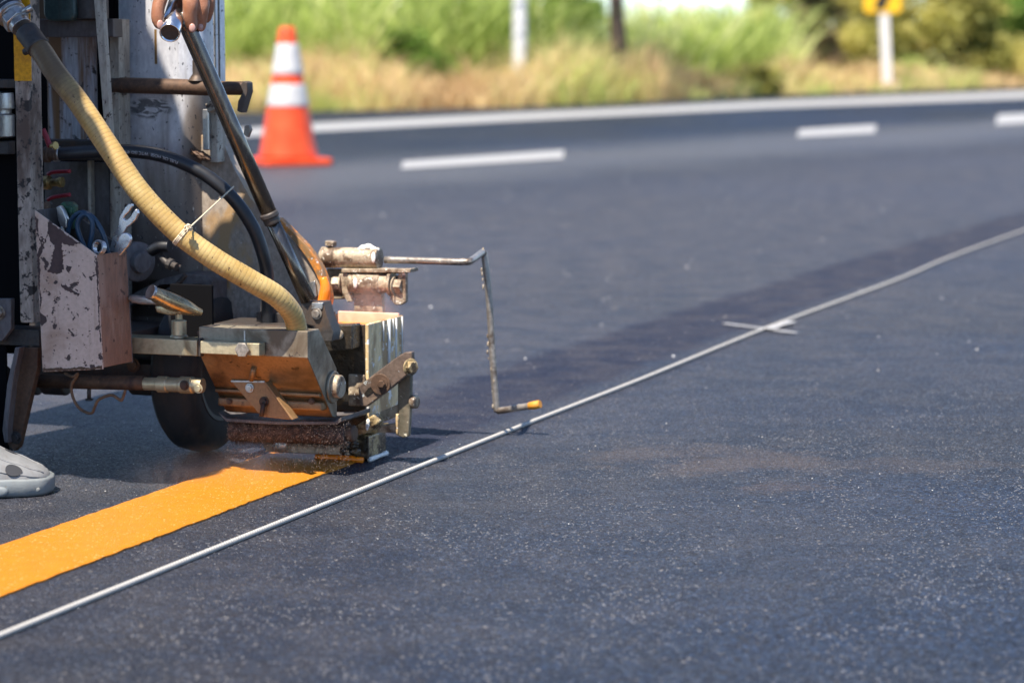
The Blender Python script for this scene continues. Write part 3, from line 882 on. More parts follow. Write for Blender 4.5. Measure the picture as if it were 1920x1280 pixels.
lathe('coupling_nut', M_STEEL, p0 + d * 0.026, d, [(0, 0.0185), (0.001, 0.0198), (0.013, 0.0198), (0.014, 0.0185)], hose, 6)
tb('cam_lever', M_STEEL, [(38, 26, -0.305), (50, 20, -0.312), (60, 14, -0.31)], 0.005, hose, 12)
lathe('coupling_stud', M_DARK, L(46, 98, -0.30), (1, -0.2, 0.25), [(0, 0.005), (0.008, 0.005), (0.009, 0.0035), (0.016, 0.0035)], hose)
tb('hose_sleeve', plain('navy_sleeve', (0.012, 0.014, 0.026), 0.6), [(-10, -60, -0.29), (0, -20, -0.293), (8, 24, -0.296)], 0.026, hose, 24)
# twine that holds it
i0 = min(range(len(P)), key=lambda i: (P[i] - L(342, 440, -0.327)).length)
t = (P[i0 + 3] - P[i0 - 3]).normalized()
a_, b_ = frame(t)
tw = tb('twine', M_TWINE, [(354, 428, -0.345), (392, 393, -0.22), (438, 350, -0.105)], 0.0011, hose, 8, 4)
bm = NB()
for k_ in range(3):
    ring = [P[i0] + t * (0.0022 * (k_ - 1)) + (a_ * math.cos(x) + b_ * math.sin(x)) * 0.0158 for x in [i / 24 * 2 * math.pi for i in range(25)]]
    add_tube(bm, ring, 0.0011, 8)
kn = L(354, 428, -0.345)
for k_ in range(7):
    q = [kn + Vector((U(-0.005, 0.006), U(-0.004, 0.002), U(-0.005, 0.005))) for _ in range(4)]
    add_tube(bm, spline(q + [q[0]], 5), 0.0010, 6)
ob('twine_knot', bm, M_TWINE, hose, smooth=True)

# --- black fuel hose with its lettering
bp = [(84, 290, -0.165), (110, 289, -0.16), (170, 285, -0.15), (230, 283, -0.14), (290, 289, -0.13), (345, 307, -0.12), (395, 335, -0.11), (440, 376, -0.10), (474, 426, -0.09), (493, 476, -0.08), (501, 520, -0.07), (503, 620, -0.06)]
PB = spline([L(*q) for q in bp], 14)
bm = NB()
RB = 0.0098
add_tube(bm, PB, RB, 20)
bh = ob('fuel_hose', bm, M_RUBBER, mach, smooth=True)
lathe('hose_clamp', M_STEEL, L(101, 289, -0.1615), L(110, 289, -0.16) - L(101, 289, -0.1615), [(0, 0.0108), (0.001, 0.0114), (0.008, 0.0114), (0.009, 0.0108)], bh)
def lettering(text, s0, size, parent):
    """white printing along the black hose, upside down as in the photograph"""
    cu = bpy.data.curves.new('lettering', 'FONT')
    cu.body = text
    cu.size = size
    tmp = bpy.data.objects.new('lettering', cu)
    me = bpy.data.meshes.new_from_object(tmp)
    bpy.data.objects.remove(tmp)
    SS = [0.0]
    for i in range(1, len(PB)): SS.append(SS[-1] + (PB[i] - PB[i - 1]).length)
    xs = [v.co.x for v in me.vertices]
    for v in me.vertices:
        s_ = s0 - v.co.x                                      # runs right to left
        i = max(0, min(len(SS) - 2, sum(1 for q in SS if q <= s_) - 1))
        f_ = (s_ - SS[i]) / (SS[i + 1] - SS[i])
        c = PB[i].lerp(PB[i + 1], f_)
        t = (PB[i + 1] - PB[i]).normalized()
        up = (Vector((0, 0, 1)) - t * t.z).normalized()
        out = t.cross(up)
        if out.y > 0: out = -out
        ang = -(v.co.y - size * 0.35) / RB - 0.12             # upside down
        v.co = c + (out * math.cos(ang) + up * math.sin(ang)) * (RB + 0.0004)
    me.materials.append(plain('hose_print', (0.42, 0.43, 0.45), 0.7))
    o = bpy.data.objects.new('hose_print', me)
    COL.objects.link(o)
    o.parent = parent
lettering('FUEL OIL HOSE  WTC ISO 4NI CERTIFI', 0.205, 0.0062, bh)

# --- tool box (open top, sheet metal)
FV_ = -0.335
q0, q1, q2, q3 = L(65, 394, FV_), L(181, 478, FV_), L(193, 692, FV_), L(80, 697, FV_)
dep = Vector((0.004, 0.078, 0.0))
bm = NB()
add_prism(bm, [q0, q1, q2, q3], (0, 0.0025, 0))
tbx = ob('tool_box', bm, M_BOX, mach, 0.0006)
bm = NB()
add_prism(bm, [q1 + Vector((0.0, 0.0028, 0)), q2 + Vector((0.0, 0.0028, 0.002)), q2 + dep + Vector((0, 0, 0.002)), q1 + dep], (-0.0025, 0, 0))
ob('box_side', bm, M_BOXSIDE, tbx, 0.0006)
bm = NB()
add_prism(bm, [q0 + Vector((0.0, 0.0028, 0)), q0 + dep, q3 + dep, q3 + Vector((0, 0.0028, 0))], (0.0025, 0, 0))
ob('box_side', bm, M_DARKP, tbx, 0.0006)
bm = NB()
add_prism(bm, [q0 + dep, q1 + dep, q2 + dep, q3 + dep], (0, 0.0025, 0))
ob('box_back', bm, M_DARKP, tbx, 0.0006)
bm = NB()
add_prism(bm, [q3 + Vector((0.003, 0.003, 0.003)), q2 + Vector((-0.003, 0.003, 0.003)), q2 + dep + Vector((-0.003, -0.001, 0.003)), q3 + dep + Vector((0.003, -0.001, 0.003))], (0, 0, 0.002))
ob('box_floor', bm, M_RUST, tbx)
# bare patch where the paint has come off
def blot(name, pts, v, m, parent, seed=0, amp=3.0, thick=0.0006):
    r = random.Random(seed)
    out = []
    for i in range(len(pts)):
        a, b = Vector(pts[i] + (0,)), Vector(pts[(i + 1) % len(pts)] + (0,))
        n_ = max(2, int((b - a).length / 2.5))
        for k_ in range(n_):
            p = a.lerp(b, k_ / n_)
            out.append(L(p.x + r.uniform(-amp, amp) * 0.5, p.y + r.uniform(-amp, amp) * 0.5, v))
    bm = NB()
    f = bm.faces.new([bm.verts.new(q) for q in out])
    rg = bmesh.ops.extrude_face_region(bm, geom=[f])
    for x in rg['geom']:
        if isinstance(x, bmesh.types.BMVert): x.co.y += thick
    bmesh.ops.triangulate(bm, faces=[f for f in bm.faces if len(f.verts) > 4])
    return ob(name, bm, m, parent)
M_BARE = worn('bare_rusted_patch', (0.075, 0.045, 0.042), (0.045, 0.030, 0.030), 0.6, 0.2, 40, 0.45, 0.65)
blot('rust_patch', [(90, 416), (112, 430), (132, 446), (150, 456), (128, 462), (116, 454), (117, 480), (119, 505), (113, 513), (105, 514), (88, 510), (94, 500), (98, 480), (102, 462), (94, 452), (90, 440)], FV_ - 0.0005, M_BARE, tbx, 3, 3.4)
blot('rust_patch', [(124, 497), (134, 500), (130, 512), (125, 510)], FV_ - 0.0005, M_BARE, tbx, 5, 2)
blot('rust_patch', [(66, 404), (71, 412), (72, 436), (67, 430)], FV_ - 0.0005, M_BARE, tbx, 8, 2)
blot('rust_patch', [(80, 691), (104, 689), (126, 691), (150, 687), (172, 690), (191, 684), (192, 691), (80, 696)], FV_ - 0.0005, M_RUST, tbx, 12, 2)
blot('rust_patch', [(181, 482), (184, 500), (184, 540), (187, 560), (186, 590), (190, 640), (188, 642), (184, 580), (182, 530), (179, 500)], FV_ - 0.0005, M_BARE, tbx, 13, 2)
blot('rust_patch', [(72, 470), (75, 500), (74, 540), (78, 560), (76, 580), (73, 540), (69, 480)], FV_ - 0.0005, M_BARE, tbx, 14, 2)
blot('rust_patch', [(115, 532), (128, 538), (150, 552), (146, 555), (128, 546), (116, 540)], FV_ - 0.0005, M_BARE, tbx, 9, 3)

# --- drive shaft, wire and wheel under the frame
sh = tb('drive_shaft', M_RUST, [(72, 713, -0.215), (170, 716, -0.215), (272, 718, -0.215)], 0.0105, None, 18, 1)
lathe('shaft_sleeve', M_ZINC, L(268, 719, -0.215), L(395, 723, -0.215) - L(268, 719, -0.215), [(0, 0.0095), (0.024, 0.0095), (0.025, 0.0118), (0.040, 0.0118), (0.041, 0.0105), (0.060, 0.0105), (0.061, 0.0122), (0.080, 0.0122), (0.082, 0.0105), (0.096, 0.0105)], sh)
bolt(L(346, 722, -0.228), FRONT, 0.0055, M_RUST, sh)
bolt(L(372, 728, -0.228), FRONT, 0.0052, M_ZINC, sh)
tb('hanging_pin', M_DARK, [(167, 724, -0.215), (167, 738, -0.215), (167, 748, -0.215)], 0.0030, sh, 10, 1)
lathe('pin_head', M_DARK, L(167, 747, -0.215), (0, 0, -1), [(0, 0.0055), (0.002, 0.006), (0.003, 0.004)], sh)
tb('bent_wire', M_WIRE, [(122, 700, -0.24), (136, 706, -0.25), (146, 700, -0.25), (141, 710, -0.25), (134, 722, -0.25), (136, 742, -0.25), (146, 762, -0.25), (160, 772, -0.25), (172, 774, -0.25), (177, 764, -0.25), (184, 750, -0.25), (200, 742, -0.25), (212, 741, -0.25), (226, 750, -0.25), (230, 746, -0.25), (235, 731, -0.25)], 0.0022, None, 8, 6)
bx('dark_cover', M_BLACK, 318, 532, 399, 668, -0.152, 0.006)  # added black cover, keeps the sunlit wheel top from showing
# big wheel
ra = 0.122
pw = L(302, 800, -0.02)
qw = L(394, 800, -0.02)
wid = (qw - pw).length * 1.0
pw.x += 0.034; wid *= 0.86
wheel = lathe('road_wheel', M_TYRE, (pw.x, -0.015, ra), (1, 0, 0), [(0, 0.05), (0.001, 0.085), (0.004, ra - 0.014), (0.014, ra - 0.004), (wid * 0.5, ra), (wid - 0.014, ra - 0.004), (wid - 0.004, ra - 0.014), (wid - 0.001, 0.085), (wid - 0.003, 0.078), (wid - 0.003, 0.05)], None, 56)
lathe('wheel_hub', M_DARK, (pw.x + wid - 0.008, -0.015, ra), (1, 0, 0), [(0, 0.079), (0.006, 0.074), (0.004, 0.06), (-0.01, 0.05), (-0.01, 0.025), (0.012, 0.022), (0.014, 0.012)], wheel, 40)

# --- bar, clamp post and clamp handle
bar = bx('square_bar', M_ZINC, 225, 631, 370, 668, -0.24, 0.036)
cp = L(336, 630, -0.225)
lathe('clamp_post', M_ZINC, (cp.x, cp.y, cp.z - 0.002), (0, 0, 1), [(0, 0.0135), (0.003, 0.0125), (0.004, 0.0108), (0.024, 0.0108), (0.025, 0.0098), (0.026, 0.005), (0.040, 0.005)], bar)
def m_cast():
    return worn('cast_handle', (0.52, 0.42, 0.26), (0.30, 0.20, 0.09), 0.30, 0.85, 40, 0.5, 0.7, None, 60, 0.6, 0.64, (1, 1, 1), 0.15, 0.15)
bm = NB()
hp_ = [(283, 548, -0.285), (300, 556, -0.272), (322, 566, -0.258), (345, 575, -0.245), (364, 582, -0.235), (378, 586, -0.228)]
P = spline([L(*q) for q in hp_], 5)
rl = [0.0105 + 0.0045 * math.sin(min(1.0, i / (len(P) - 1) * 1.15) * math.pi) - 0.005 * (i / (len(P) - 1)) ** 3 for i in range(len(P))]
add_tube(bm, P, rl, 18, True, 0.85)
ch = ob('clamp_handle', bm, m_cast(), bar, smooth=True)
lathe('handle_end', M_STEEL, L(286, 549, -0.283), L(283, 548, -0.285) - L(300, 556, -0.272), [(0, 0.0108), (0.004, 0.0108), (0.0045, 0.0100), (0.0035, 0.007), (0.003, 0.001)], bar)
bm = NB()
add_prism(bm, [L(x, y, -0.262) for x, y in ((240, 553), (250, 554), (300, 558), (300, 572), (262, 571), (246, 568), (237, 561))], (0, 0.010, 0))
ob('handle_fork', bm, M_STEEL, bar, 0.003)
pr('handle_lug', m_cast(), [(288, 572), (330, 572), (340, 588), (318, 592), (292, 586)], -0.258, 0.022, bar, 0.003)

# --- glass bead hopper
u_hr = L(577, 645, -0.24).x
u_hl = L(392, 640, -0.24).x
u_hl2 = L(373, 668, -0.24).x
def zz(y, v, x=577): return L(x, y, v).z
prof = [(-0.24, zz(621, -0.24)), (-0.24, zz(671, -0.24)), (-0.158, zz(781, -0.158, 620)), (-0.142, zz(783, -0.142, 630)), (-0.142, zz(690, -0.142, 622)), (-0.202, zz(616, -0.202, 590))]
bm = NB()
add_prism(bm, [Vector((u_hl2, v, z)) for v, z in prof], (u_hr - u_hl2, 0, 0))
bmesh.ops.recalc_face_normals(bm, faces=bm.faces)
for f in bm.faces:
    f.normal_update()
    f.material_index = 1 if f.normal.z < -0.25 else 0
hop = ob('bead_hopper', bm, [M_HOP, M_UNDER], mach, 0.0012)
cl = bx('clamp_bar', M_ZINC, 375, 639, 486, 668, -0.262, 0.02, hop)
bx('clamp_spacer', M_DARK, 371, 634, 376, 669, -0.255, 0.012, hop)
bx('seam_strip', M_STEEL, 457, 620, 460, 640, -0.2412, 0.0012, hop, 0)
bolt(L(457, 655, -0.262), FRONT, 0.0110, M_BOLT, hop, 0.55, False)
# curled top edge at the left of the hopper
pr('hopper_ear', M_DARK, [(367, 622), (378, 612), (398, 611), (398, 636), (370, 636)], -0.236, 0.028, hop, 0.003)
# bottom lip, rail and little bracket
z0, z1 = zz(770, -0.158, 620), zz(789, -0.158, 620)
bm = NB(); add_box(bm, (u_hl2 + 0.002, -0.188, zz(753, -0.18, 612)), (u_hr - 0.003, -0.160, zz(770, -0.18, 612)))
ob('hopper_rail', bm, M_UNDER, hop, 0.003)
bm = NB(); add_box(bm, (u_hl2 + 0.002, -0.1955, zz(738, -0.19, 610)), (u_hr - 0.003, -0.186, zz(744, -0.19, 610)))
ob('hopper_strip', bm, M_UNDER, hop, 0.001)
for x in (584, 430): bolt(L(x, 752, -0.189), FRONT, 0.0035, M_RUST, hop)
pr('gate_bracket', M_UNDER, [(433, 715), (495, 716), (540, 778), (548, 786), (536, 786), (490, 781)], -0.205, 0.004, hop, 0.001)
pr('gate_flange', M_UNDER, [(495, 716), (498, 717), (550, 786), (546, 787)], -0.222, 0.018, hop, 0.0006)
pr('gate_rim', M_STEEL, [(433, 713), (496, 714), (495.5, 717), (433, 716)], -0.207, 0.006, hop, 0)
bolt(L(468, 727, -0.206), FRONT, 0.005, M_STEEL, hop)
bolt(L(495, 753, -0.206), FRONT, 0.0055, M_RUST, hop)
tb('gate_screw', M_RUST, [(494, 756, -0.212), (490, 780, -0.212)], 0.0033, hop, 10, 1)
tb('hanger_rod', M_UNDER, [(476, 690, -0.226), (471, 712, -0.214)], 0.004, hop, 10, 1)
lathe('pivot_plate', M_HOP, Vector((u_hr + 0.0005, -0.158, zz(725, -0.155, 630))), (1, 0, 0), [(0, 0.023), (0.003, 0.023), (0.004, 0.021)], hop, 36)
lathe('pivot_boss', M_CRUST, Vector((u_hr + 0.004, -0.158, zz(724, -0.155, 635))), (1, 0, 0), [(0, 0.0165), (0.009, 0.0165), (0.011, 0.014)], hop, 36)
# bristly roller under the hopper
bm = NB()
ra_, rb_ = L(436, 806, -0.125), L(652, 812, -0.125)
add_cyl(bm, ra_, rb_, 0.0165, 28)
rr_ = random.Random(11)
for i in range(4200):
    s_ = rr_.random(); t = rr_.uniform(0, 2 * math.pi)
    c = ra_.lerp(rb_, s_)
    d = Vector((rr_.uniform(-0.2, 0.2), math.cos(t), math.sin(t)))
    p0, p1 = c + d * 0.0155, c + d * rr_.uniform(0.019, 0.0245) + Vector((rr_.uniform(-.002, .002), 0, -0.0015))
    sd = d.cross(Vector((1, 0, 0))).normalized() * 0.00045
    bm.faces.new([bm.verts.new(p0 - sd), bm.verts.new(p0 + sd), bm.verts.new(p1)])
M_BRUSH = worn('brush_fibre', (0.055, 0.035, 0.028), (0.14, 0.09, 0.065), 0.8, 0.0, 120, 0.5, 0.6)
ob('brush_roller', bm, M_BRUSH, hop, keep=True)
lathe('roller_end', M_RUST, rb_, (1, 0, 0), [(0, 0.012), (0.01, 0.012), (0.012, 0.010)], hop)
pr('spill_tray', M_DARKP, [(408, 772), (425, 784), (520, 790), (628, 790), (640, 782), (640, 790), (630, 796), (520, 796), (424, 790)], -0.165, 0.105, hop, 0.0006)  # tray depth extended to shade the paint as far as the screed

# --- screed box that lays the paint
v0 = -0.025
u_ar = L(691, 650, v0).x
u_al = L(560, 650, v0).x
zt = L(691, 609, v0).z
zb = 0.052
dA = 0.135
th_ = 0.006
scb = empty('screed_box', (0, 0, 0)); scb.parent = mach
bm = NB(); add_box(bm, (u_al, v0, zb), (u_ar - th_, v0 + th_, zt)); ob('box_front', bm, M_TAR, scb, 0.0015)
bm = NB(); add_box(bm, (u_ar - th_ + 0.0002, v0 + 0.0002, zb), (u_ar, v0 + dA, zt + 0.001)); ob('box_side', bm, M_CREAM, scb, 0.0015)
bm = NB(); add_box(bm, (u_al + th_, v0 + dA - th_, zb), (u_ar - th_ - 0.0002, v0 + dA - 0.0005, zt + 0.004)); ob('box_back', bm, plain('pink_wet_paint', (0.80, 0.46, 0.33), 0.35, 0, 0.2, 40), scb, 0.0015)
bm = NB(); add_box(bm, (u_al, v0 + th_ + 0.0002, zb), (u_al + th_ - 0.0002, v0 + dA, zt)); ob('box_side', bm, M_TAR, scb, 0.0015)
bm = NB(); add_box(bm, (u_al + th_, v0 + th_, zb), (u_ar - th_, v0 + dA - th_, zt - 0.012)); ob('molten_paint', bm, M_ORANGE, scb)
pr('front_block', M_TAR, [(604, 611), (660, 609), (660, 655), (606, 660)], v0 - 0.034, 0.0335, scb, 0.002)
pr('front_knob', M_CRUST, [(610, 622), (626, 614), (640, 622), (640, 636), (616, 640)], v0 - 0.046, 0.0115, scb, 0.004)
# drips on the cream side
bm = NB()
for vv, h_, wd in ((0.055, 0.030, .0014), (0.075, 0.09, .0030), (0.079, 0.05, .0018), (0.092, 0.028, .0012), (0.103, 0.075, .0022), (0.127, 0.06, .0016)):
    vv += v0
    add_tube(bm, [Vector((u_ar + 0.0004, vv, zt)), Vector((u_ar + 0.0006, vv, zt - h_ * 0.5)), Vector((u_ar + 0.0006, vv + U(-.001, .001), zt - h_))], [wd, wd * 0.8, wd * 1.1], 8)
ob('paint_drip', bm, plain('pale_drip', (0.62, 0.62, 0.60), 0.4), scb, smooth=True)
# shoe
sx0, sx1 = L(655, 835, v0).x, L(690, 835, v0).x
bm = NB()
zs = L(690, 817, v0).z
add_prism(bm, [Vector((sx0, v0 - 0.004, 0.004)), Vector((sx1, v0 - 0.004, 0.003)), Vector((sx1, v0 - 0.004, zs)), Vector((sx0, v0 - 0.004, zs + 0.003))], (0, 0.075, 0))
shoe_ = ob('runner_shoe', bm, M_RESIN, scb, 0.004)
bm = NB(); add_box(bm, (sx1 - 0.001, v0 - 0.0075, 0.006), (sx1 + 0.004, v0 - 0.0045, zs)); ob('shoe_edge', bm, M_TAR, shoe_, 0.001)
bm = NB(); add_tube(bm, [Vector((sx1 + 0.003, v0 - 0.002 + 0.008 * i, 0.004)) for i in range(9)], [0.0035 * (0.8 + 0.4 * R_()) for i in range(9)], 8); ob('paint_bead', bm, M_WHITEBLOB, shoe_, smooth=True)
bm = NB(); add_box(bm, (L(648, 780, v0).x, v0 + 0.001, zs + 0.003), (u_ar + 0.012, v0 + 0.055, zb)); ob('shoe_block', bm, M_RESIN, scb, 0.004)
pr('shoe_arm', M_RESIN, [(655, 806), (700, 776), (712, 790), (700, 806), (662, 822)], v0 - 0.022, 0.020, scb, 0.003)
bm = NB(); add_box(bm, (L(655, 720, v0).x, v0 - 0.006, L(655, 760, v0).z), (u_ar - 0.004, v0 - 0.0005, L(655, 700, v0).z)); ob('side_block', bm, M_CRUST, scb, 0.003)
pr('screed_bar', M_CRUST, [(492, 822), (510, 813), (600, 819), (660, 828), (660, 854), (500, 847), (494, 838)], v0 - 0.03, 0.026, scb, 0.002)
lathe('screed_roller', M_STEEL, L(528, 834, v0 - 0.031), FRONT, [(0, 0.011), (0.006, 0.011), (0.008, 0.007), (0.009, 0.002)], scb)
bm = NB()
for i in range(40):
    q = L(640 + U(0, 30), 835 + U(-14, 14), v0 - 0.03)
    add_ball(bm, q, U(0.002, 0.007), (1, 0.7, 1), 1)
ob('tar_lump', bm, M_TAR, scb, smooth=True)
bm = NB()
P = [Vector((L(600 + 88 * i / 8, 852, v0).x, v0 - 0.012 + U(-.003, .003), 0.005)) for i in range(9)]
add_tube(bm, P, [0.004 + 0.002 * R_() for _ in P], 8)
ob('paint_bead', bm, M_ORANGE, scb, smooth=True)
bm = NB()
for (x, y, r) in ((690, 790, .0028), (689, 797, .003), (688, 803, .0022)):
    add_ball(bm, L(x, y, v0 - 0.024), r, (1.1, 0.6, 1.5), 2)
ob('paint_blob', bm, M_WHITEBLOB, scb, smooth=True)

# --- link plates at the right
lp = pr('link_plate', M_CRUST, [(671, 724), (683, 715), (740, 672), (757, 661), (772, 659), (773, 684), (764, 702), (730, 730), (688, 762), (674, 762)], -0.055, 0.012, None, 0.002)
lp.data.materials[0] = worn('brown_crusted_plate', (0.12, 0.085, 0.066), (0.24, 0.17, 0.12), 0.5, 0.2, 22, 0.5, 0.66, (0.42, 0.46, 0.46), 45, 0.62, 0.66, (1, 1, 1), 0.5)
pr('link_slot', M_TAR, [(683, 737), (690, 728), (716, 712), (712, 724), (688, 742)], -0.0565, 0.0014, lp, 0)
lathe('link_washer', M_RUST, L(714, 720, -0.056), FRONT, [(0, 0.0155), (0.002, 0.0155), (0.0025, 0.0145)], lp)
bolt(L(717, 719, -0.0585), FRONT, 0.006, M_RUST, lp, 0.9)
bolt(L(769, 688, -0.056), (1, -0.6, 0), 0.0095, M_RESIN, lp, 0.8)
vp = pr('link_post', M_CRUST, [(746, 688), (771, 684), (769, 770), (766, 818), (756, 821), (744, 816)], -0.035, 0.010, None, 0.002)
vp.data.materials[0] = worn('olive_crusted_plate', (0.10, 0.09, 0.062), (0.19, 0.16, 0.11), 0.45, 0.2, 22, 0.5, 0.66, (0.65, 0.60, 0.45), 75, 0.66, 0.68, (1, 1, 1), 0.5)
bm = NB()
P = [L(745 + U(-.6, .6), 775 + 40 * i / 9, -0.036) for i in range(10)]
add_tube(bm, P, [U(0.0015, 0.003) for _ in P], 8)
ob('paint_run', bm, M_CREAM, vp, smooth=True)
pr('link_tie', M_CRUST, [(712, 772), (748, 757), (748, 778), (714, 792)], -0.020, 0.012, vp, 0.001)
pr('link_tie', M_CRUST, [(706, 797), (748, 793), (748, 810), (706, 812)], -0.020, 0.012, vp, 0.001)
lathe('link_knob', M_CRUST, L(768, 752, -0.028), (1, -0.2, 0), [(0, 0.005), (0.004, 0.005), (0.005, 0.010), (0.012, 0.010), (0.014, 0.006)], vp)
lathe('link_knob', M_CRUST, L(690, 737, 0.0), (1, 0, 0), [(-0.04, 0.014), (0.0, 0.014), (0.001, 0.010)], lp)

# --- gate cylinder and guide arm on top of the box
gv = 0.15
gc = empty('gate_mechanism', (0, 0, 0)); gc.parent = mach
pr('riser_plate', M_CRUST, [(663, 545), (716, 545), (718, 600), (663, 600)], gv - 0.006, 0.012, gc, 0.002)
pr('back_flange', M_CRUST, [(612, 503), (700, 506), (762, 506), (762, 512), (702, 516), (668, 560), (612, 562)], gv + 0.014, 0.008, gc, 0.002)
pr('top_plate', M_CRUST, [(640, 504), (770, 504), (769, 511), (640, 511)], gv - 0.018, 0.032, gc, 0.001)
pr('end_plate', M_CRUST, [(748, 511), (761, 511), (761, 566), (752, 572), (740, 572), (730, 560)], gv - 0.012, 0.010, gc, 0.002)
d = L(736, 486, gv) - L(603, 483, gv)
lathe('gate_cylinder', M_CRUST, L(602, 482, gv), d, [(0, 0.0125), (0.003, 0.0165), (0.024, 0.0165), (0.0245, 0.0152), (0.0255, 0.0152), (0.026, 0.0158), (0.088, 0.0160), (0.089, 0.0168), (0.098, 0.0168), (0.099, 0.006)], gc, 32)
lathe('cylinder_screw', M_CRUST, L(620, 466, gv), (0.05, 0, 1), [(0, 0.004), (0.004, 0.004), (0.0045, 0.0095), (0.011, 0.0095), (0.012, 0.007)], gc, 8)
bm = NB()
for (x, y, r) in ((682, 465, .0065), (691, 463, .0065), (699, 466, .005), (676, 467, .004), (707, 468, .0035)):
    add_ball(bm, L(x, y, gv - 0.004), r, (1.2, 1, 0.8), 2)
ob('paint_blob', bm, M_WHITEBLOB, gc, smooth=True)
for (x, y, dv_) in ((700, 483, .016), (666, 531, .022)):
    bm = NB(); add_ball(bm, L(x, y, gv - dv_), 0.0042, (0.9, 0.5, 2.1), 2); ob('paint_blob', bm, M_WHITEBLOB, gc, smooth=True)
lathe('pivot_cylinder', M_CRUST, L(656, 530, gv - 0.006), L(740, 532, gv - 0.006) - L(656, 530, gv - 0.006), [(0, 0.0140), (0.003, 0.0165), (0.052, 0.0165), (0.053, 0.0145), (0.066, 0.0145), (0.067, 0.019), (0.072, 0.019), (0.073, 0.010)], gc, 32)
bolt(L(640, 531, gv - 0.008), (-1, -0.2, 0), 0.011, M_CRUST, gc, 1.2)
bolt(L(742, 536, gv - 0.008), (1, -0.2, 0), 0.012, M_CRUST, gc, 1.0)
pr('pivot_lug', M_CRUST, [(634, 514), (652, 512), (656, 552), (660, 566), (650, 566), (640, 548)], gv - 0.014, 0.012, gc, 0.002)
ga = tb('guide_arm', worn('paint_spotted_rod', (0.30, 0.27, 0.24), (0.12, 0.09, 0.07), 0.4, 0.5, 40, 0.48, 0.62, (0.60, 0.52, 0.38), 70, 0.64, 0.67), [(722, 487, gv), (800, 489, gv), (868, 491, gv), (884, 488, gv + .02), (902, 475, .285), (906.5, 474, .30), (909, 484, .302), (917, 560, .302), (925, 690, .303), (931, 764, .303), (934, 769, .303), (941, 769, .302), (985, 762, .298), (1000, 760, .296)], 0.0054, gc, 14, 6)
tb('guide_tip', plain('orange_tip', (0.60, 0.25, 0.025), 0.6), [(992, 761, .297), (1002, 759.5, .296), (1013, 757, .295)], [0.0060, 0.0066, 0.0062], gc, 12, 1)
for (x, y, r) in ((903, 506, .0030), (904, 514, .003), (905, 524, .0022), (906, 538, .0035), (914, 630, .003), (915, 645, .0035), (914, 660, .003), (916, 672, .002), (921, 692, .003), (926, 715, .0025), (924, 762, .003), (906, 470, .004), (868, 487, .0025)):
    bm = NB(); add_ball(bm, L(x, y, .298 if x > 880 else gv), r * 0.6, (0.7, 0.7, 2.2), 2); ob('paint_blob', bm, M_CRUST, ga, smooth=True)
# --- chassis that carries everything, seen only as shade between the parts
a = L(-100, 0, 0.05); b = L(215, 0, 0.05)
bm = NB(); add_box(bm, (a.x, 0.05, 0.165), (b.x - 0.13, 0.42, 0.80)); ob('shadow_block', bm, M_DARK, mach, 0.004)  # unseen block, added to lengthen the shadow under the machine
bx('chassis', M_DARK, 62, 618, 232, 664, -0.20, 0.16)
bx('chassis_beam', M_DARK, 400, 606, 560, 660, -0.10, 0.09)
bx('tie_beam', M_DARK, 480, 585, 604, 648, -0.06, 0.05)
# ------------------------------------------------------------------ tools standing in the tool box (each a thing)
def loc(o):
    o.location = O
    o.rotation_euler = (0, 0, -TH)
    return o
FLOOR = L(130, 684, FV_ + 0.04).z + 0.004
def tool_prism(bm, pts, v, th):
    add_prism(bm, [L(x, y, v) for x, y in pts], (0, th, 0))
def shank(bm, x, y, v, r, x2=None, flat=0.6):
    a = L(x, y, v)
    b = L(x if x2 is None else x2, y, v + 0.004)
    add_tube(bm, [a, Vector((b.x, b.y, FLOOR))], r, 10, True, flat)
M_WR = worn('chrome_tool', (0.62, 0.62, 0.64), (0.42, 0.40, 0.38), 0.3, 0.9, 12, 0.55, 0.75, None, 60, .6, .64, (1,1,1), 0.05, 0.05)
bm = NB()
tool_prism(bm, [(234, 389), (241, 382), (247, 382), (248, 387), (241, 398), (234, 404), (231, 410), (236, 413), (243, 408), (249, 398), (253, 392), (257, 393), (259, 400), (254, 412), (246, 420), (238, 426), (232, 436), (222, 446), (212, 476), (203, 474), (212, 440), (221, 424), (223, 408)], -0.270, 0.006)
shank(bm, 207, 472, -0.267, 0.005, 196)
tag(loc(ob('open_wrench', bm, M_WR, None, 0.0012)), 'chrome open end spanner with its jaw up, rightmost tool in the box', 'wrench')
bm = NB()
pts = [(232 + 12.5 * math.cos(t), 452 + 15.5 * math.sin(t) - 3 * math.cos(t)) for t in [i / 18 * 2 * math.pi for i in range(18)]]
tool_prism(bm, pts, -0.280, 0.007)
tool_prism(bm, [(218, 452), (238, 464), (224, 480), (208, 480)], -0.2795, 0.006)
shank(bm, 211, 474, -0.276, 0.005, 200)
tag(loc(ob('steel_tool', bm, M_WR, None, 0.0015)), 'round headed steel tool leaning in front of the open end spanner', 'hand tool')
bm = NB()
c = L(186, 464, -0.322)
ax = Vector((-0.25, -1, 0.25)).normalized()
a_, b_ = frame(ax)
rings = []
for i in range(36):
    t = i / 36 * 2 * math.pi
    ro_, ri_ = 0.0106, 0.0072 + (0.0006 if i % 3 == 0 else 0)
    d = a_ * math.cos(t) + b_ * math.sin(t)
    rings.append([bm.verts.new(c + d * ro_ + ax * 0.004), bm.verts.new(c + d * ro_ - ax * 0.004), bm.verts.new(c + d * ri_ - ax * 0.004), bm.verts.new(c + d * ri_ + ax * 0.004)])
for i in range(36):
    q, s_ = rings[i], rings[(i + 1) % 36]
    for j in range(4): bm.faces.new([q[j], q[(j + 1) % 4], s_[(j + 1) % 4], s_[j]])
shank(bm, 190, 477, -0.317, 0.0052, 182)
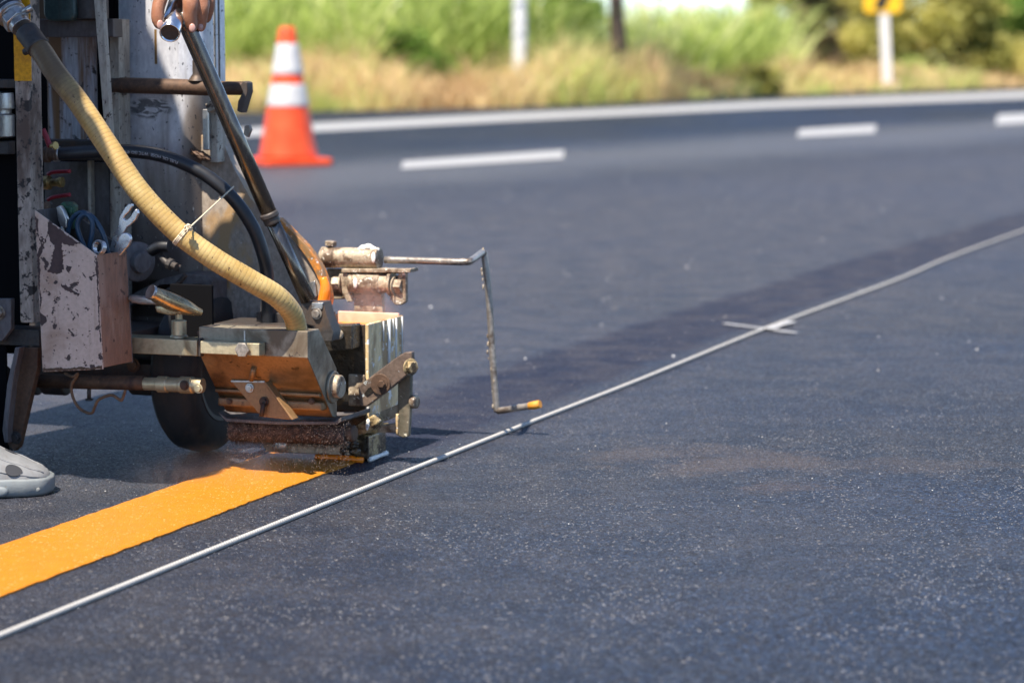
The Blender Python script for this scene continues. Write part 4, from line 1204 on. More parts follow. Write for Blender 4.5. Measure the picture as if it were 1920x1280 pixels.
tag(loc(ob('ring_wrench', bm, M_WR, None, 0.0006)), 'chrome ring spanner with its open ring facing out of the tool box', 'wrench')
bm = NB()
for pts in ([(120, 478, -.29), (126, 440, -.292), (133, 414, -.294), (150, 399, -.296), (170, 404, -.296), (186, 424, -.296), (197, 450, -.294), (203, 485, -.29), (204, 540, -.285)],
            [(172, 520, -.30), (163, 476, -.302), (150, 444, -.303), (145, 424, -.303), (150, 408, -.303), (162, 402, -.303), (172, 414, -.303), (173, 434, -.303), (168, 462, -.302), (160, 520, -.298)]):
    P = spline([L(*q) for q in pts], 8)
    P[0].z = max(P[0].z, FLOOR)
    add_tube(bm, P, 0.0036, 10)
P = [L(204, 540, -.285), L(200, 640, -.285)]; P[1].z = FLOOR + 0.002
P[0].x -= 0.004; P[1].x -= 0.006
add_tube(bm, P, 0.0036, 10)
tag(loc(ob('blue_cable', bm, plain('blue_rubber', (0.016, 0.045, 0.085), 0.45), None, smooth=True)), 'dark blue cable bent into loops in the middle of the tool box', 'cable')
bm = NB()
tool_prism(bm, [(112, 384), (118, 378), (134, 379), (141, 386), (140, 404), (134, 430), (116, 430)], -0.283, 0.010)
tool_prism(bm, [(122, 386), (133, 387), (136, 392), (131, 428), (120, 428)], -0.2855, 0.003)
shank(bm, 125, 426, -0.278, 0.006)
tag(loc(ob('green_tool', bm, worn('green_plastic', (0.020, 0.085, 0.045), (0.015, 0.035, 0.025), 0.4, 0, 30), None, 0.002)), 'green plastic handled tool behind the blue cable loops', 'hand tool')
bm = NB()
tool_prism(bm, [(105, 389), (112, 385), (119, 395), (125, 412), (124, 428), (114, 428), (108, 412)], -0.300, 0.009)
shank(bm, 118, 424, -0.296, 0.006, 116)
tag(loc(ob('steel_chisel', bm, M_STEEL, None, 0.0015)), 'short worn steel chisel head at the left of the tool box', 'chisel')
bm = NB()
tool_prism(bm, [(80, 379), (88, 378), (90, 402), (84, 406)], -0.285, 0.010)
shank(bm, 86, 402, -0.280, 0.0058, 92)
tag(loc(ob('wooden_handle', bm, M_RUST, None, 0.002)), 'brown handle end of a tool beside the frame post', 'hand tool')

# ------------------------------------------------------------------ the worker
W = lambda x, y, v: to_world(L(x, y, v))
M_SKIN = None
def m_skin():
    k = M('skin')
    n = k.noise(60, 5)
    f = k.noise(420, 3, 0.6)
    wv = k.noise(190, 3, 0.6, k.mapping((0.5, 0.5, 1.6)))
    c = k.mix(k.ramp(n, 0.3, 0.7), (0.30, 0.125, 0.065), (0.40, 0.185, 0.105))
    c = k.mix(k.math('MULTIPLY', k.ramp(wv, 0.55, 0.68), 0.35), c, (0.19, 0.075, 0.04))
    k.done(c, 0.45, 0.0, k.bump(k.math('ADD', f, wv), 0.28, 0.0008), spec=0.4)
    k.p.inputs['Subsurface Weight'].default_value = 0.1
    k.p.inputs['Subsurface Radius'].default_value = (0.006, 0.002, 0.001)
    return k.m
M_SKIN = m_skin()
DG = lambda: bpy.context.evaluated_depsgraph_get()
def eval_mesh(o):
    bpy.context.view_layer.update()
    me = bpy.data.meshes.new_from_object(o.evaluated_get(DG()))
    old = o.data
    bpy.data.objects.remove(o)
    bpy.data.meshes.remove(old)
    return me
def skin_mesh(joints, bones, root, sub=2):
    names = list(joints)
    me = bpy.data.meshes.new('skeleton')
    me.from_pydata([joints[n][0] for n in names], [(names.index(a), names.index(b)) for a, b in bones], [])
    o = bpy.data.objects.new('skeleton', me)
    COL.objects.link(o)
    md = o.modifiers.new('skin', 'SKIN')
    md.use_smooth_shade = True
    bm = bmesh.new(); bm.from_mesh(me)
    lay = bm.verts.layers.skin.verify()
    bm.verts.ensure_lookup_table()
    for i, n in enumerate(names):
        r = joints[n][1]
        bm.verts[i][lay].radius = r if isinstance(r, tuple) else (r, r)
        bm.verts[i][lay].use_root = (n == root)
    bm.to_mesh(me); bm.free()
    sd = o.modifiers.new('subdivision', 'SUBSURF')
    sd.levels = sub; sd.render_levels = sub
    return eval_mesh(o)
V = Vector
toe = G(97, 921)
fdir = V((math.cos(0.10), math.sin(0.10), 0))
anL = toe - fdir * 0.215 + V((0, 0, 0.085))
anR = anL + V((-0.32, -0.22, 0))
hand_c = W(345, -70, -0.19)
J = {
 'pelvis': (V((-1.02, 3.30, 0.90)), (0.14, 0.11)), 'waist': (V((-0.96, 3.29, 1.06)), (0.13, 0.10)), 'chest': (V((-0.95, 3.26, 1.27)), (0.16, 0.12)),
 'neck0': (V((-0.94, 3.30, 1.42)), 0.065), 'neck1': (V((-0.94, 3.33, 1.48)), 0.055), 'head0': (V((-0.93, 3.34, 1.56)), 0.082), 'head1': (V((-0.94, 3.34, 1.64)), 0.085),
 'hipL': (V((-1.01, 3.40, 0.86)), 0.095), 'kneeL': (anL + V((0.00, 0.02, 0.40)), 0.062), 'ankL': (anL, 0.042), 'ballL': (anL + fdir * 0.12 + V((0, 0, -0.04)), 0.034),
 'hipR': (V((-1.04, 3.20, 0.86)), 0.095), 'kneeR': (anR + V((0.04, 0.06, 0.40)), 0.062), 'ankR': (anR, 0.042), 'ballR': (anR + fdir * 0.12 + V((0, 0, -0.04)), 0.034),
 'shL': (V((-0.88, 3.43, 1.35)), 0.066), 'elL': (V((-0.68, 3.46, 1.06)), 0.044), 'wrL': (hand_c + V((-0.035, -0.005, 0.055)), 0.030),
 'shR': (V((-0.87, 3.09, 1.36)), 0.066), 'elR': (V((-0.77, 3.08, 1.12)), 0.044), 'wrR': (V((-0.84, 3.18, 0.95)), 0.030), 'haR': (V((-0.86, 3.24, 0.90)), 0.030),
}
B = [('pelvis','waist'),('waist','chest'),('chest','neck0'),('neck0','neck1'),('neck1','head0'),('head0','head1'),('pelvis','hipL'),('hipL','kneeL'),('kneeL','ankL'),('ankL','ballL'),
     ('pelvis','hipR'),('hipR','kneeR'),('kneeR','ankR'),('ankR','ballR'),('chest','shL'),('shL','elL'),('elL','wrL'),('chest','shR'),('shR','elR'),('elR','wrR'),('wrR','haR')]
body_me = skin_mesh(J, B, 'pelvis')
# the gripping hand: five fingers wrapped round the tee handle, grown together by a fine remesh
bm = NB()
def finger(pts, rs):
    P = spline([W(*q) for q in pts], 6)
    n = len(P)
    rl = []
    for i in range(n):
        t = i / (n - 1) * (len(rs) - 1)
        a = min(int(t), len(rs) - 2)
        rl.append(rs[a] + (rs[a + 1] - rs[a]) * (t - a))
    add_tube(bm, P, rl, 16)
    add_ball(bm, P[-1], rs[-1] * 1.0, (1, 1, 1), 2)
    add_ball(bm, P[0], rs[0] * 1.0, (1, 1, 1), 2)
FING = {
 'thumb': ([(322, -52, -0.245), (306, -14, -0.268), (297, 14, -0.278), (296, 34, -0.280), (298, 45, -0.280)], (0.0125, 0.0100, 0.0092, 0.0094, 0.0078)),
 'index': ([(342, -62, -0.215), (353, -26, -0.240), (357, 6, -0.250), (356, 30, -0.250), (360, 51, -0.246)], (0.0125, 0.0112, 0.0112, 0.0100, 0.0082)),
 'middle': ([(352, -66, -0.195), (373, -26, -0.222), (379, 8, -0.230), (377, 32, -0.230), (376, 50, -0.228)], (0.0122, 0.0108, 0.0105, 0.0094, 0.0078)),
 'ring': ([(360, -62, -0.172), (385, -28, -0.198), (391, -2, -0.206), (390, 18, -0.206), (387, 34, -0.204)], (0.0115, 0.0102, 0.0098, 0.0088, 0.0074)),
 'little': ([(362, -56, -0.152), (387, -32, -0.175), (394, -12, -0.182), (392, 4, -0.182), (390, 14, -0.180)], (0.0105, 0.0092, 0.0088, 0.0078, 0.0068)),
}
for nm, (pts, rs) in FING.items(): finger(pts, rs)
for (x, y, v, r) in ((345, -62, -0.215, .016), (352, -68, -0.195, .017), (358, -66, -0.172, .016), (360, -60, -0.155, .014), (330, -78, -0.205, .019), (336, -84, -0.185, .020), (340, -80, -0.165, .018), (322, -62, -0.235, .016), (318, -96, -0.195, .021), (322, -100, -0.18, .021)):
    add_ball(bm, W(x, y, v), r, (1, 1, 1), 2)
add_tube(bm, [W(322, -98, -0.188), J['wrL'][0], J['wrL'][0].lerp(J['elL'][0], 0.25)], [0.026, 0.027, 0.032], 18)
me = bpy.data.meshes.new('hand'); bm.to_mesh(me); bm.free()
ho = bpy.data.objects.new('hand', me); COL.objects.link(ho)
rm = ho.modifiers.new('remesh', 'REMESH'); rm.mode = 'VOXEL'; rm.voxel_size = 0.0016; rm.use_smooth_shade = True
sm = ho.modifiers.new('smooth', 'SMOOTH'); sm.factor = 0.5; sm.iterations = 4
hand_me = eval_mesh(ho)
# a face and the other hand
bm = NB()
bm.from_mesh(body_me)
bm.from_mesh(hand_me)
hd = V((-0.93, 3.335, 1.59))
fx = V((0.93, 0.25, -0.25)).normalized()
sx_ = V((-fx.y, fx.x, 0)).normalized()
ux = fx.cross(sx_) * -1
if ux.z < 0: ux = -ux
for (a, b, c_, r, sc) in ((0.105, 0, -0.02, 0.016, (1.2, 0.9, 1.2)), (0.095, 0, -0.055, 0.02, (0.7, 1.2, 0.45)), (0.082, 0, -0.085, 0.024, (1, 1, 0.8)), (0.0, 0.088, 0.0, 0.026, (0.9, 0.35, 1.3)), (0.0, -0.088, 0.0, 0.026, (0.9, 0.35, 1.3))):
    add_ball(bm, hd + fx * a + sx_ * b + ux * c_, r, sc, 2)
hr = J['haR'][0]
for i in range(4):
    o_ = V((0.0, 0.0, 0.0)) + V((0, 0.020 * (i - 1.5), 0))
    add_tube(bm, spline([hr + o_, hr + o_ + V((0.04, 0.005, -0.01)), hr + o_ + V((0.068 - 0.006 * abs(i - 1), 0.005, -0.035))], 5), [0.009] * 5 + [0.0085] * 5 + [0.007], 10)
add_tube(bm, spline([hr + V((-0.01, -0.03, 0)), hr + V((0.02, -0.05, -0.01)), hr + V((0.045, -0.052, -0.025))], 5), 0.0095, 10)
person = ob('person', bm, M_SKIN, smooth=True, keep=True)
tag(person, 'worker in dark clothes and grey foam clogs gripping the chrome tee handle', 'person')
M_SHIRT = plain('navy_cloth', (0.020, 0.024, 0.045), 0.85, 0, 0.3, 90, 0.3)
M_TROU = plain('dark_trousers', (0.040, 0.036, 0.034), 0.85, 0, 0.3, 90, 0.3)
def fat(n, d): 
    p, r = J[n]
    return (p, tuple(x + d for x in r) if isinstance(r, tuple) else r + d)
JS = {n: fat(n, 0.034 if n in ('pelvis', 'waist', 'chest', 'neck0') else 0.018) for n in ('pelvis', 'waist', 'chest', 'neck0', 'shL', 'elL', 'shR', 'elR')}
JS['cufL'] = (J['elL'][0].lerp(J['wrL'][0], 0.55), 0.048)
JS['cufR'] = (J['elR'][0].lerp(J['wrR'][0], 0.7), 0.048)
me = skin_mesh(JS, [('pelvis','waist'),('waist','chest'),('chest','neck0'),('chest','shL'),('shL','elL'),('elL','cufL'),('chest','shR'),('shR','elR'),('elR','cufR')], 'pelvis')
bm = NB(); bm.from_mesh(me); ob('shirt', bm, M_SHIRT, person, smooth=True, keep=True)
JT = {n: fat(n, 0.02) for n in ('pelvis', 'hipL', 'kneeL', 'hipR', 'kneeR')}
JT['waist'] = (J['waist'][0] + V((0, 0, 0.05)), (0.172, 0.142))
JT['cufL'] = (J['ankL'][0] + V((0, 0, 0.05)), 0.068)
JT['cufR'] = (J['ankR'][0] + V((0, 0, 0.05)), 0.068)
me = skin_mesh(JT, [('pelvis','waist'),('pelvis','hipL'),('hipL','kneeL'),('kneeL','cufL'),('pelvis','hipR'),('hipR','kneeR'),('kneeR','cufR')], 'pelvis')
bm = NB(); bm.from_mesh(me); ob('trousers', bm, M_TROU, person, smooth=True, keep=True)
bm = NB()
add_ball(bm, J['head1'][0] + V((-0.012, 0, 0.02)), 0.102, (1.05, 0.95, 0.85), 3)
ob('hair', bm, plain('black_hair', (0.012, 0.010, 0.009), 0.5, 0, 0.3, 200, 0.5), person, smooth=True)
bm = NB()
bm.free()
M_EYE = plain('eye', (0.05, 0.03, 0.02), 0.2)
for s_ in (1, -1):
    bm = NB(); add_ball(bm, hd + fx * 0.082 + sx_ * (0.033 * s_) + ux * 0.012, 0.012, (1, 1, 0.8), 2); ob('eye', bm, M_EYE, person, smooth=True)
bm = NB()
add_lathe(bm, J['head1'][0] + V((0, 0, 0.015)), (0.1, 0.02, 1), [(0, 0.135), (0.006, 0.135), (0.02, 0.11), (0.08, 0.10), (0.10, 0.07)], 28)
ob('shade_hat', bm, plain('straw_hat', (0.36, 0.27, 0.13), 0.9, 0, 0.3, 60, 0.5), person, smooth=True)  # out of view, added for the shade it throws on the machine
M_NAIL = plain('fingernail', (0.46, 0.26, 0.21), 0.3, 0, 0.1)
for (x, y, v, dx, rx, ry) in ((300.5, 47, -0.2875, 0.35, 0.0048, 0.0068), (360.5, 53, -0.2545, 0.10, 0.0046, 0.0062), (375.5, 51, -0.2350, 0.0, 0.0042, 0.0058)):
    bm = NB()
    c = W(x, y, v)
    vs = add_ball(bm, (0, 0, 0), 1.0, (rx, 0.0022, ry), 3)
    rot = Matrix.Rotation(dx, 3, 'Z')
    for q in vs: q.co = rot @ q.co + c
    ob('fingernail', bm, M_NAIL, person, smooth=True)
# foam clogs
M_CLOG = worn('grey_foam', (0.21, 0.215, 0.22), (0.13, 0.13, 0.13), 0.75, 0.0, 26, 0.5, 0.72, (0.42, 0.40, 0.36), 60, 0.66, 0.70, (1, 1, 1), 0.2, 0.06)
M_SOLE = worn('grey_foam_sole', (0.18, 0.205, 0.215), (0.22, 0.20, 0.17), 0.65, 0.0, 20, 0.5, 0.65, (0.20, 0.20, 0.19), 90, 0.66, 0.70, (1, 1, 1), 0.3, 0.06)
def clog(tp, name='clog'):
    sd = V((-fdir.y, fdir.x, 0))
    def interp(tab, s):
        for (a, x), (b, y) in zip(tab, tab[1:]):
            if a <= s <= b:
                t = (s - a) / (b - a); t = t * t * (3 - 2 * t) * 0.5 + t * 0.5
                return x + (y - x) * t
        return tab[-1][1]
    HW = [(0, .012), (.006, .024), (.03, .036), (.10, .038), (.16, .047), (.215, .051), (.25, .046), (.268, .036), (.277, .024), (.281, .008)]
    HT = [(0, .045), (.01, .062), (.05, .075), (.10, .092), (.14, .088), (.19, .070), (.235, .050), (.262, .038), (.276, .030), (.281, .022)]
    def S(s, ph, k=1.0):
        w_, h_ = interp(HW, s) * k, interp(HT, s) * k
        x = math.cos(ph); z = math.sin(ph)
        z = max(0, z) ** 0.75
        x = math.copysign(abs(x) ** 0.62, x)
        return tp - fdir * (0.281 - s) + sd * (x * w_) + V((0, 0, 0.016 + z * (h_ - 0.016)))
    ss = [i / 44 * 0.281 for i in range(45)]
    bm = NB(); rows = []
    for s in ss:
        rows.append([bm.verts.new(S(s, math.pi * j / 24)) for j in range(25)])
    for a, b in zip(rows, rows[1:]):
        for j in range(24): bm.faces.new([a[j], a[j + 1], b[j + 1], b[j]])
        bm.faces.new([a[0], b[0], b[24], a[24]])
    bm.faces.new(rows[0]); bm.faces.new(rows[-1][::-1])
    c = ob(name, bm, M_CLOG, person, smooth=True)
    # sole: a thick wavy rim
    bm = NB(); rows = []
    out = [(s, 1) for s in ss] + [(s, -1) for s in ss[::-1]]
    for s, sg in out:
        w_ = interp(HW, s) + 0.0035
        e = 0.004 if s > 0.26 else 0.0
        p = tp - fdir * (0.281 - s - e) + sd * (sg * w_)
        hz = 0.021 + 0.004 * math.sin(s * 34 + 0.8) + 0.006 * max(0, (s - 0.2) / 0.08)
        cen = tp - fdir * (0.281 - min(max(s, 0.03), 0.25))
        ins = (cen - p) * 0.12
        rows.append([bm.verts.new(p + ins * 0.8 + V((0, 0, 0.0008))), bm.verts.new(p + V((0, 0, 0.006))), bm.verts.new(p + V((0, 0, hz - 0.003))), bm.verts.new(p + ins * 0.35 + V((0, 0, hz)))])
    n_ = len(rows)
    for i in range(n_):
        a, b = rows[i], rows[(i + 1) % n_]
        for j in range(3): bm.faces.new([a[j], a[j + 1], b[j + 1], b[j]])
    bm.faces.new([r[0] for r in rows]); bm.faces.new([r[3] for r in rows][::-1])
    so_ = ob('sole', bm, M_SOLE, c, smooth=True)
    for (s0, p0_, s1, p1_, r_) in ((0.06, 0.30, 0.276, 0.42, 0.0014), (0.150, 0.95, 0.272, 0.95, 0.0011), (0.165, 1.9, 0.272, 1.75, 0.0011)):
        bm = NB()
        add_tube(bm, [S(s0 + (s1 - s0) * i / 20, math.pi - (p0_ + (p1_ - p0_) * i / 20)) for i in range(21)], r_, 8)
        ob('seam', bm, M_CLOG, c, smooth=True)
    for s in (0.262, 0.215, 0.165, 0.11):
        bm = NB()
        w_ = interp(HW, s) + 0.0035
        add_ball(bm, tp - fdir * (0.281 - s) - sd * (w_ - 0.001) + V((0, 0, 0.010)), 0.0085 if s < 0.25 else 0.005, (1.5, 0.4, 0.9), 2)
        ob('sole_pad', bm, M_SOLE, so_, smooth=True)
    for s, ph in ((0.232, math.pi - 0.55), (0.195, math.pi - 0.85), (0.19, 1.6), (0.225, 1.35)):
        # vent hole: a dark sunk patch on the toe cap
        p = S(s, 2 * math.pi - ph if False else ph)
        e1 = (S(s + 0.004, ph) - S(s - 0.004, ph)).normalized()
        e2 = (S(s, ph + 0.05) - S(s, ph - 0.05)).normalized()
        nrm = e1.cross(e2).normalized()
        if nrm.z < 0: nrm = -nrm
        bm = NB()
        vs = []
        for i in range(20):
            t = i / 20 * 2 * math.pi
            vs.append(p + e1 * (0.0115 * math.cos(t) * (1.0 + 0.2 * math.cos(t))) + e2 * (0.0085 * math.sin(t)) + nrm * 0.0012)
        add_prism(bm, vs, -nrm * 0.004)
        ob('vent_hole', bm, plain('hole_dark', (0.020, 0.022, 0.028), 0.7), c)
    return c
clog(toe)
clog(toe + (anR - anL))
# ------------------------------------------------------------------ the far verge: grasses, shrubs, trees, post, sign
EPX = [(-700, 226), (420, 211), (700, 207), (1000, 200), (1300, 187), (1600, 174), (1920, 164), (2500, 148)]
def ey(px):
    for (a, y0), (b, y1) in zip(EPX, EPX[1:]):
        if px <= b: return y0 + (y1 - y0) * max(0, (px - a)) / (b - a)
    return EPX[-1][1]
def edgeD(px): return G(px, ey(px)).y
class Leaves:
    def __init__(s): s.v, s.f, s.t = [], [], []
    def blade(s, p, h, lean, w, tone, r):
        a = r.uniform(0, math.pi)
        d = V((math.cos(a), math.sin(a), 0)) * (w / 2)
        n = len(s.v)
        for i, t in enumerate((0, 0.35, 0.7)):
            c = p + V((lean.x * t * t, lean.y * t * t, h * (t - 0.18 * t * t * min(1, lean.length / h))))
            k = (0.7, 1.0, 0.75)[i]
            s.v += [c - d * k, c + d * k]
        s.v.append(p + V((lean.x, lean.y, h * (1 - 0.3 * min(1, lean.length / h)))))
        s.f += [(n, n + 1, n + 3, n + 2), (n + 2, n + 3, n + 5, n + 4), (n + 4, n + 5, n + 6)]
        s.t += [tone] * 3
    def leaf(s, p, l, w, tone, r, droop=0.3):
        d = V((r.gauss(0, 1), r.gauss(0, 1), r.gauss(0, 0.7) - droop)).normalized()
        q = d.cross(V((r.gauss(0, 1), r.gauss(0, 1), r.gauss(0, 1)))).normalized() * (w / 2)
        n = len(s.v)
        s.v += [p, p + d * (l * 0.5) + q, p + d * l, p + d * (l * 0.5) - q]
        s.f.append((n, n + 1, n + 2, n + 3))
        s.t.append(tone)
    def build(s, name, m, parent=None):
        me = bpy.data.meshes.new(name)
        me.from_pydata([tuple(q) for q in s.v], [], s.f)
        me.materials.append(m)
        o = bpy.data.objects.new(name, me)
        COL.objects.link(o)
        if parent is not None: o.parent = parent
        set_tone(o, s.t)
        return o
M_DRY = leafmat('dry_grass', (0.46, 0.29, 0.15), (0.82, 0.62, 0.34), (0.50, 0.58, 0.17), 0.42)
M_REED = leafmat('green_reed', (0.22, 0.30, 0.06), (0.55, 0.66, 0.20), (0.82, 0.80, 0.42), 0.55)
M_LOLIVE = leafmat('olive_leaf', (0.20, 0.20, 0.05), (0.52, 0.50, 0.14), (0.76, 0.68, 0.26), 0.5)
M_LGREEN = leafmat('green_leaf', (0.06, 0.11, 0.025), (0.20, 0.34, 0.06), (0.42, 0.54, 0.14), 0.45)
M_LBROWN = leafmat('brown_leaf', (0.07, 0.05, 0.03), (0.17, 0.13, 0.07), (0.30, 0.23, 0.11), 0.25)
M_BARK = worn('dark_bark', (0.045, 0.033, 0.026), (0.09, 0.065, 0.045), 0.85, 0, 8, 0.45, 0.65, None, 60, 0.6, 0.64, (1, 1, 0.3), 0.6)

rg = random.Random(31)
lv = Leaves()
for i in range(29500):
    px = rg.uniform(-700, 2300)
    d = rg.uniform(-0.1, 3.6)
    p = at(px, edgeD(px) + d + 0.25 * mnoise.noise((px * 0.01, 3, 1)), -0.03)
    cl = 0.6 * mnoise.noise((p.x * 0.5, p.y * 0.5, 0.3)) + 0.6 * mnoise.noise((p.x * 1.7, p.y * 1.2, 5.3))
    hm = 0.74 if px < 1050 else 0.84 if px < 1480 else 0.50
    h = hm * (0.40 + 0.35 * min(1, (d + 0.2) / 0.8) + 0.75 * cl) * rg.uniform(0.55, 1.15)
    if h < 0.06: h = rg.uniform(0.05, 0.14)
    ln = rg.uniform(0.25, 1.0) * h
    a = rg.uniform(0, 6.28)
    tone = min(1, max(0, 0.42 + 0.8 * mnoise.noise((p.x * 0.8 + 9, p.y * 0.6, 2)) + rg.gauss(0, 0.22) + (0.25 if d < 0.4 else 0)))
    lv.blade(p, h, V((math.cos(a) * ln, math.sin(a) * ln, 0)), rg.uniform(0.008, 0.02), tone, rg)
tag(lv.build('dry_grass', M_DRY), 'tan dry grass growing thick along the far edge of the road', 'grass', kind='stuff')
lv = Leaves()
for i in range(17400):
    px = rg.uniform(-700, 1500)
    d = rg.uniform(2.2, 7.5)
    p = at(px, edgeD(px) + d, -0.03)
    cl = mnoise.noise((p.x * 0.7, p.y * 0.5, 4.3))
    if px < 1040: H = 1.9
    elif px < 1180: H = 1.25
    else: H = 1.5
    h = H * rg.uniform(0.5, 1.05) * (1 + 0.3 * cl)
    if px > 1450 and rg.random() < 0.5: continue
    if 690 < px < 850 and d < 4 and rg.random() < 0.6: continue
    a = rg.uniform(0, 6.28)
    ln = h * rg.uniform(0.3, 0.95)
    tone = min(1, max(0, 0.50 + 0.8 * mnoise.noise((p.x * 1.1 + 5, p.y * 0.4, h * 1.4)) + rg.gauss(0, 0.20)))
    lv.blade(p, h, V((math.cos(a) * ln, math.sin(a) * ln, 0)), rg.uniform(0.018, 0.042), tone, rg)
tag(lv.build('tall_grass', M_REED), 'tall bright green reed grass standing behind the dry verge', 'grass', kind='stuff')

def bush(name, px, D, z, rx, rz, m, n, label, cat='bush', clumps=26, lsize=0.06, seed=0, group=None, tone0=0.0):
    r = random.Random(seed * 7 + 3)
    c = at(px, D, 0)
    root = empty(name, (c.x, c.y, -0.03))
    tag(root, label, cat, group)
    lv = Leaves()
    cs = []
    for i in range(clumps):
        while True:
            q = V((r.uniform(-1, 1), r.uniform(-1, 1), r.uniform(-1, 1)))
            if 0.25 < q.length < 1.0: break
        cs.append((V((q.x * rx, q.y * rx * 0.8, z + q.z * rz)), r.uniform(0.18, 0.42) * rx, r.gauss(0, 0.2)))
    for i in range(n * 2):
        cc, cr_, tn = r.choice(cs)
        q = V((r.gauss(0, 0.5), r.gauss(0, 0.5), r.gauss(0, 0.42))) * cr_
        p = cc + q
        if p.z < 0.03: p.z = r.uniform(0.03, 0.2)
        lv.leaf(p, lsize * r.uniform(0.8, 1.7), lsize * r.uniform(0.45, 0.8), min(1, max(0, 0.5 + tone0 + tn + r.gauss(0, 0.18))), r)
    lv.build('foliage', m, root)
    bm = NB()
    for i in range(7):
        cc = r.choice(cs)[0]
        add_tube(bm, spline([V((r.uniform(-.05, .05), r.uniform(-.05, .05), 0)), cc * 0.5 + V((r.uniform(-.1, .1) * rx, 0, 0)), cc], 5), [0.022 * rx * (1.3 - 0.1 * k_) for k_ in range(11)], 7)
    ob('stem', bm, M_BARK, root)
    return root
B_ = bush
B_('shrub', 775, edgeD(775) + 2.3, 0.42, 0.36, 0.38, M_LGREEN, 1500, 'dark green shrub added to stand for the dark gap in the tall grass behind the cone', 'shrub', 18, 0.07, 1)  # leaves added where the reeds only show a dark gap
B_('shrub', 1066, 30.5, 0.95, 0.34, 0.62, M_LGREEN, 1800, 'green shrub between the white pole and the dark tree trunk', 'shrub', 20, 0.08, 2, None, 0.15)
B_('shrub', 1408, edgeD(1408) + 0.5, 0.20, 0.33, 0.22, M_LOLIVE, 1500, 'low dark olive shrub at the road edge under the gap of sky', 'shrub', 20, 0.05, 3, None, -0.3)
B_('bush', 1446, 36.5, 0.85, 0.40, 0.85, M_LOLIVE, 2600, 'olive bush just right of the gap of sky', 'bush', 24, 0.08, 4, None, 0.1)
B_('bush', 1520, 35.8, 1.15, 0.44, 1.05, M_LBROWN, 3600, 'withered brown bush left of the yellow sign', 'bush', 28, 0.08, 5)
B_('bush', 1607, 37.5, 1.0, 0.75, 0.95, M_LOLIVE, 4200, 'yellow green bush behind the post of the yellow sign', 'bush', 34, 0.085, 6, None, 0.22)
B_('bush', 1725, 38.5, 1.1, 0.85, 1.1, M_LOLIVE, 5000, 'large olive bush right of the yellow sign', 'bush', 36, 0.085, 7, None, 0.1)
B_('shrub', 1700, 37.3, 0.22, 0.50, 0.22, M_REED, 1300, 'low light green shrub at the foot of the large olive bush', 'shrub', 18, 0.06, 8)
B_('bush', 1822, 38.5, 0.7, 0.55, 0.7, M_LOLIVE, 3400, 'dark olive bush next to the bright green one', 'bush', 26, 0.08, 9, None, -0.22)
B_('bush', 1905, 40.5, 1.2, 0.80, 0.9, M_LGREEN, 4600, 'bright green leafy bush at the right edge', 'bush', 34, 0.09, 10, None, 0.12)
B_('shrub', 1905, 38.6, 0.32, 0.50, 0.34, M_LOLIVE, 2200, 'pale tan shrub by the road under the bright green bush', 'shrub', 22, 0.06, 11, None, 0.4)
# the scrub far behind, one mass to the eye
lv = Leaves()
for i in range(150):
    px = rg.uniform(1470, 2500)
    D = rg.uniform(44, 54)
    c = at(px, D, rg.uniform(0.1, 2.6))
    if px < 1540: c.z *= 0.7
    cr_, tn = rg.uniform(0.3, 0.6), rg.gauss(0.5, 0.22)
    for j in range(110):
        lv.leaf(c + V((rg.gauss(0, .6), rg.gauss(0, .6), rg.gauss(0, .5))) * cr_, rg.uniform(.10, .2), rg.uniform(.06, .11), min(1, max(0, tn + rg.gauss(0, .15))), rg)
tag(lv.build('undergrowth', M_LOLIVE), 'olive scrub massed far behind the bushes on the right', 'undergrowth', kind='stuff')
# dark tree by the reeds: trunk, limbs and crown above the frame with a few hanging leaves
tp_ = at(1158, 28.4, -0.03)
tree = empty('tree', tp_)
tag(tree, 'slender tree with a dark trunk rising from the dry grass', 'tree')
bm = NB()
add_tube(bm, spline([V((0.02, 0, 0)), V((0.0, 0, 0.6)), V((-0.035, 0, 1.2)), V((-0.02, 0.1, 2.4)), V((0.05, 0.1, 3.6))], 8), [0.115 - 0.0024 * i for i in range(33)], 12)
for a, b in (((-0.02, 0.1, 2.0), (0.9, -0.2, 2.5)), ((-0.02, 0.1, 2.3), (-0.9, 0.2, 3.1)), ((0, 0.1, 2.8), (0.4, 0.8, 3.8)), ((0.9, -0.2, 2.5), (0.50, -0.35, 1.35))):
    a, b = V(a), V(b)
    add_tube(bm, spline([a, a.lerp(b, 0.5) + V((0, 0, 0.12)), b], 6), [0.045 - 0.0027 * i for i in range(13)], 8)
ob('trunk', bm, M_BARK, tree, smooth=True)
lv = Leaves()
for i in range(60):
    q = V((rg.gauss(0, 0.75), rg.gauss(0, 0.7), rg.gauss(3.3, 0.5)))
    for j in range(60):
        lv.leaf(q + V((rg.gauss(0, .2), rg.gauss(0, .2), rg.gauss(0, .16))), rg.uniform(.08, .14), rg.uniform(.035, .06), rg.random(), rg)
for (x, z) in ((0.50, 1.28), (0.42, 1.22), (0.36, 1.30), (0.58, 1.30)):
    for j in range(40):
        lv.leaf(V((x, -0.35, z)) + V((rg.gauss(0, .04), rg.gauss(0, .05), rg.gauss(0, .03))), rg.uniform(.08, .14), rg.uniform(.035, .06), rg.random() * 0.3, rg)
lv.build('crown', M_LGREEN, tree)
# white pole
pp = at(974, 27.3, -0.03)
bm = NB()
add_lathe(bm, (0, 0, 0), (0.004, 0, 1), [(0, 0.080), (0.5, 0.078), (5.4, 0.066), (5.42, 0.05)], 24)
wp = ob('utility_pole', bm, worn('white_concrete', (0.66, 0.67, 0.70), (0.50, 0.50, 0.50), 0.8, 0, 4, 0.5, 0.7), smooth=True)
wp.location = pp
tag(wp, 'plain white pole standing in the grass left of the tree', 'pole')
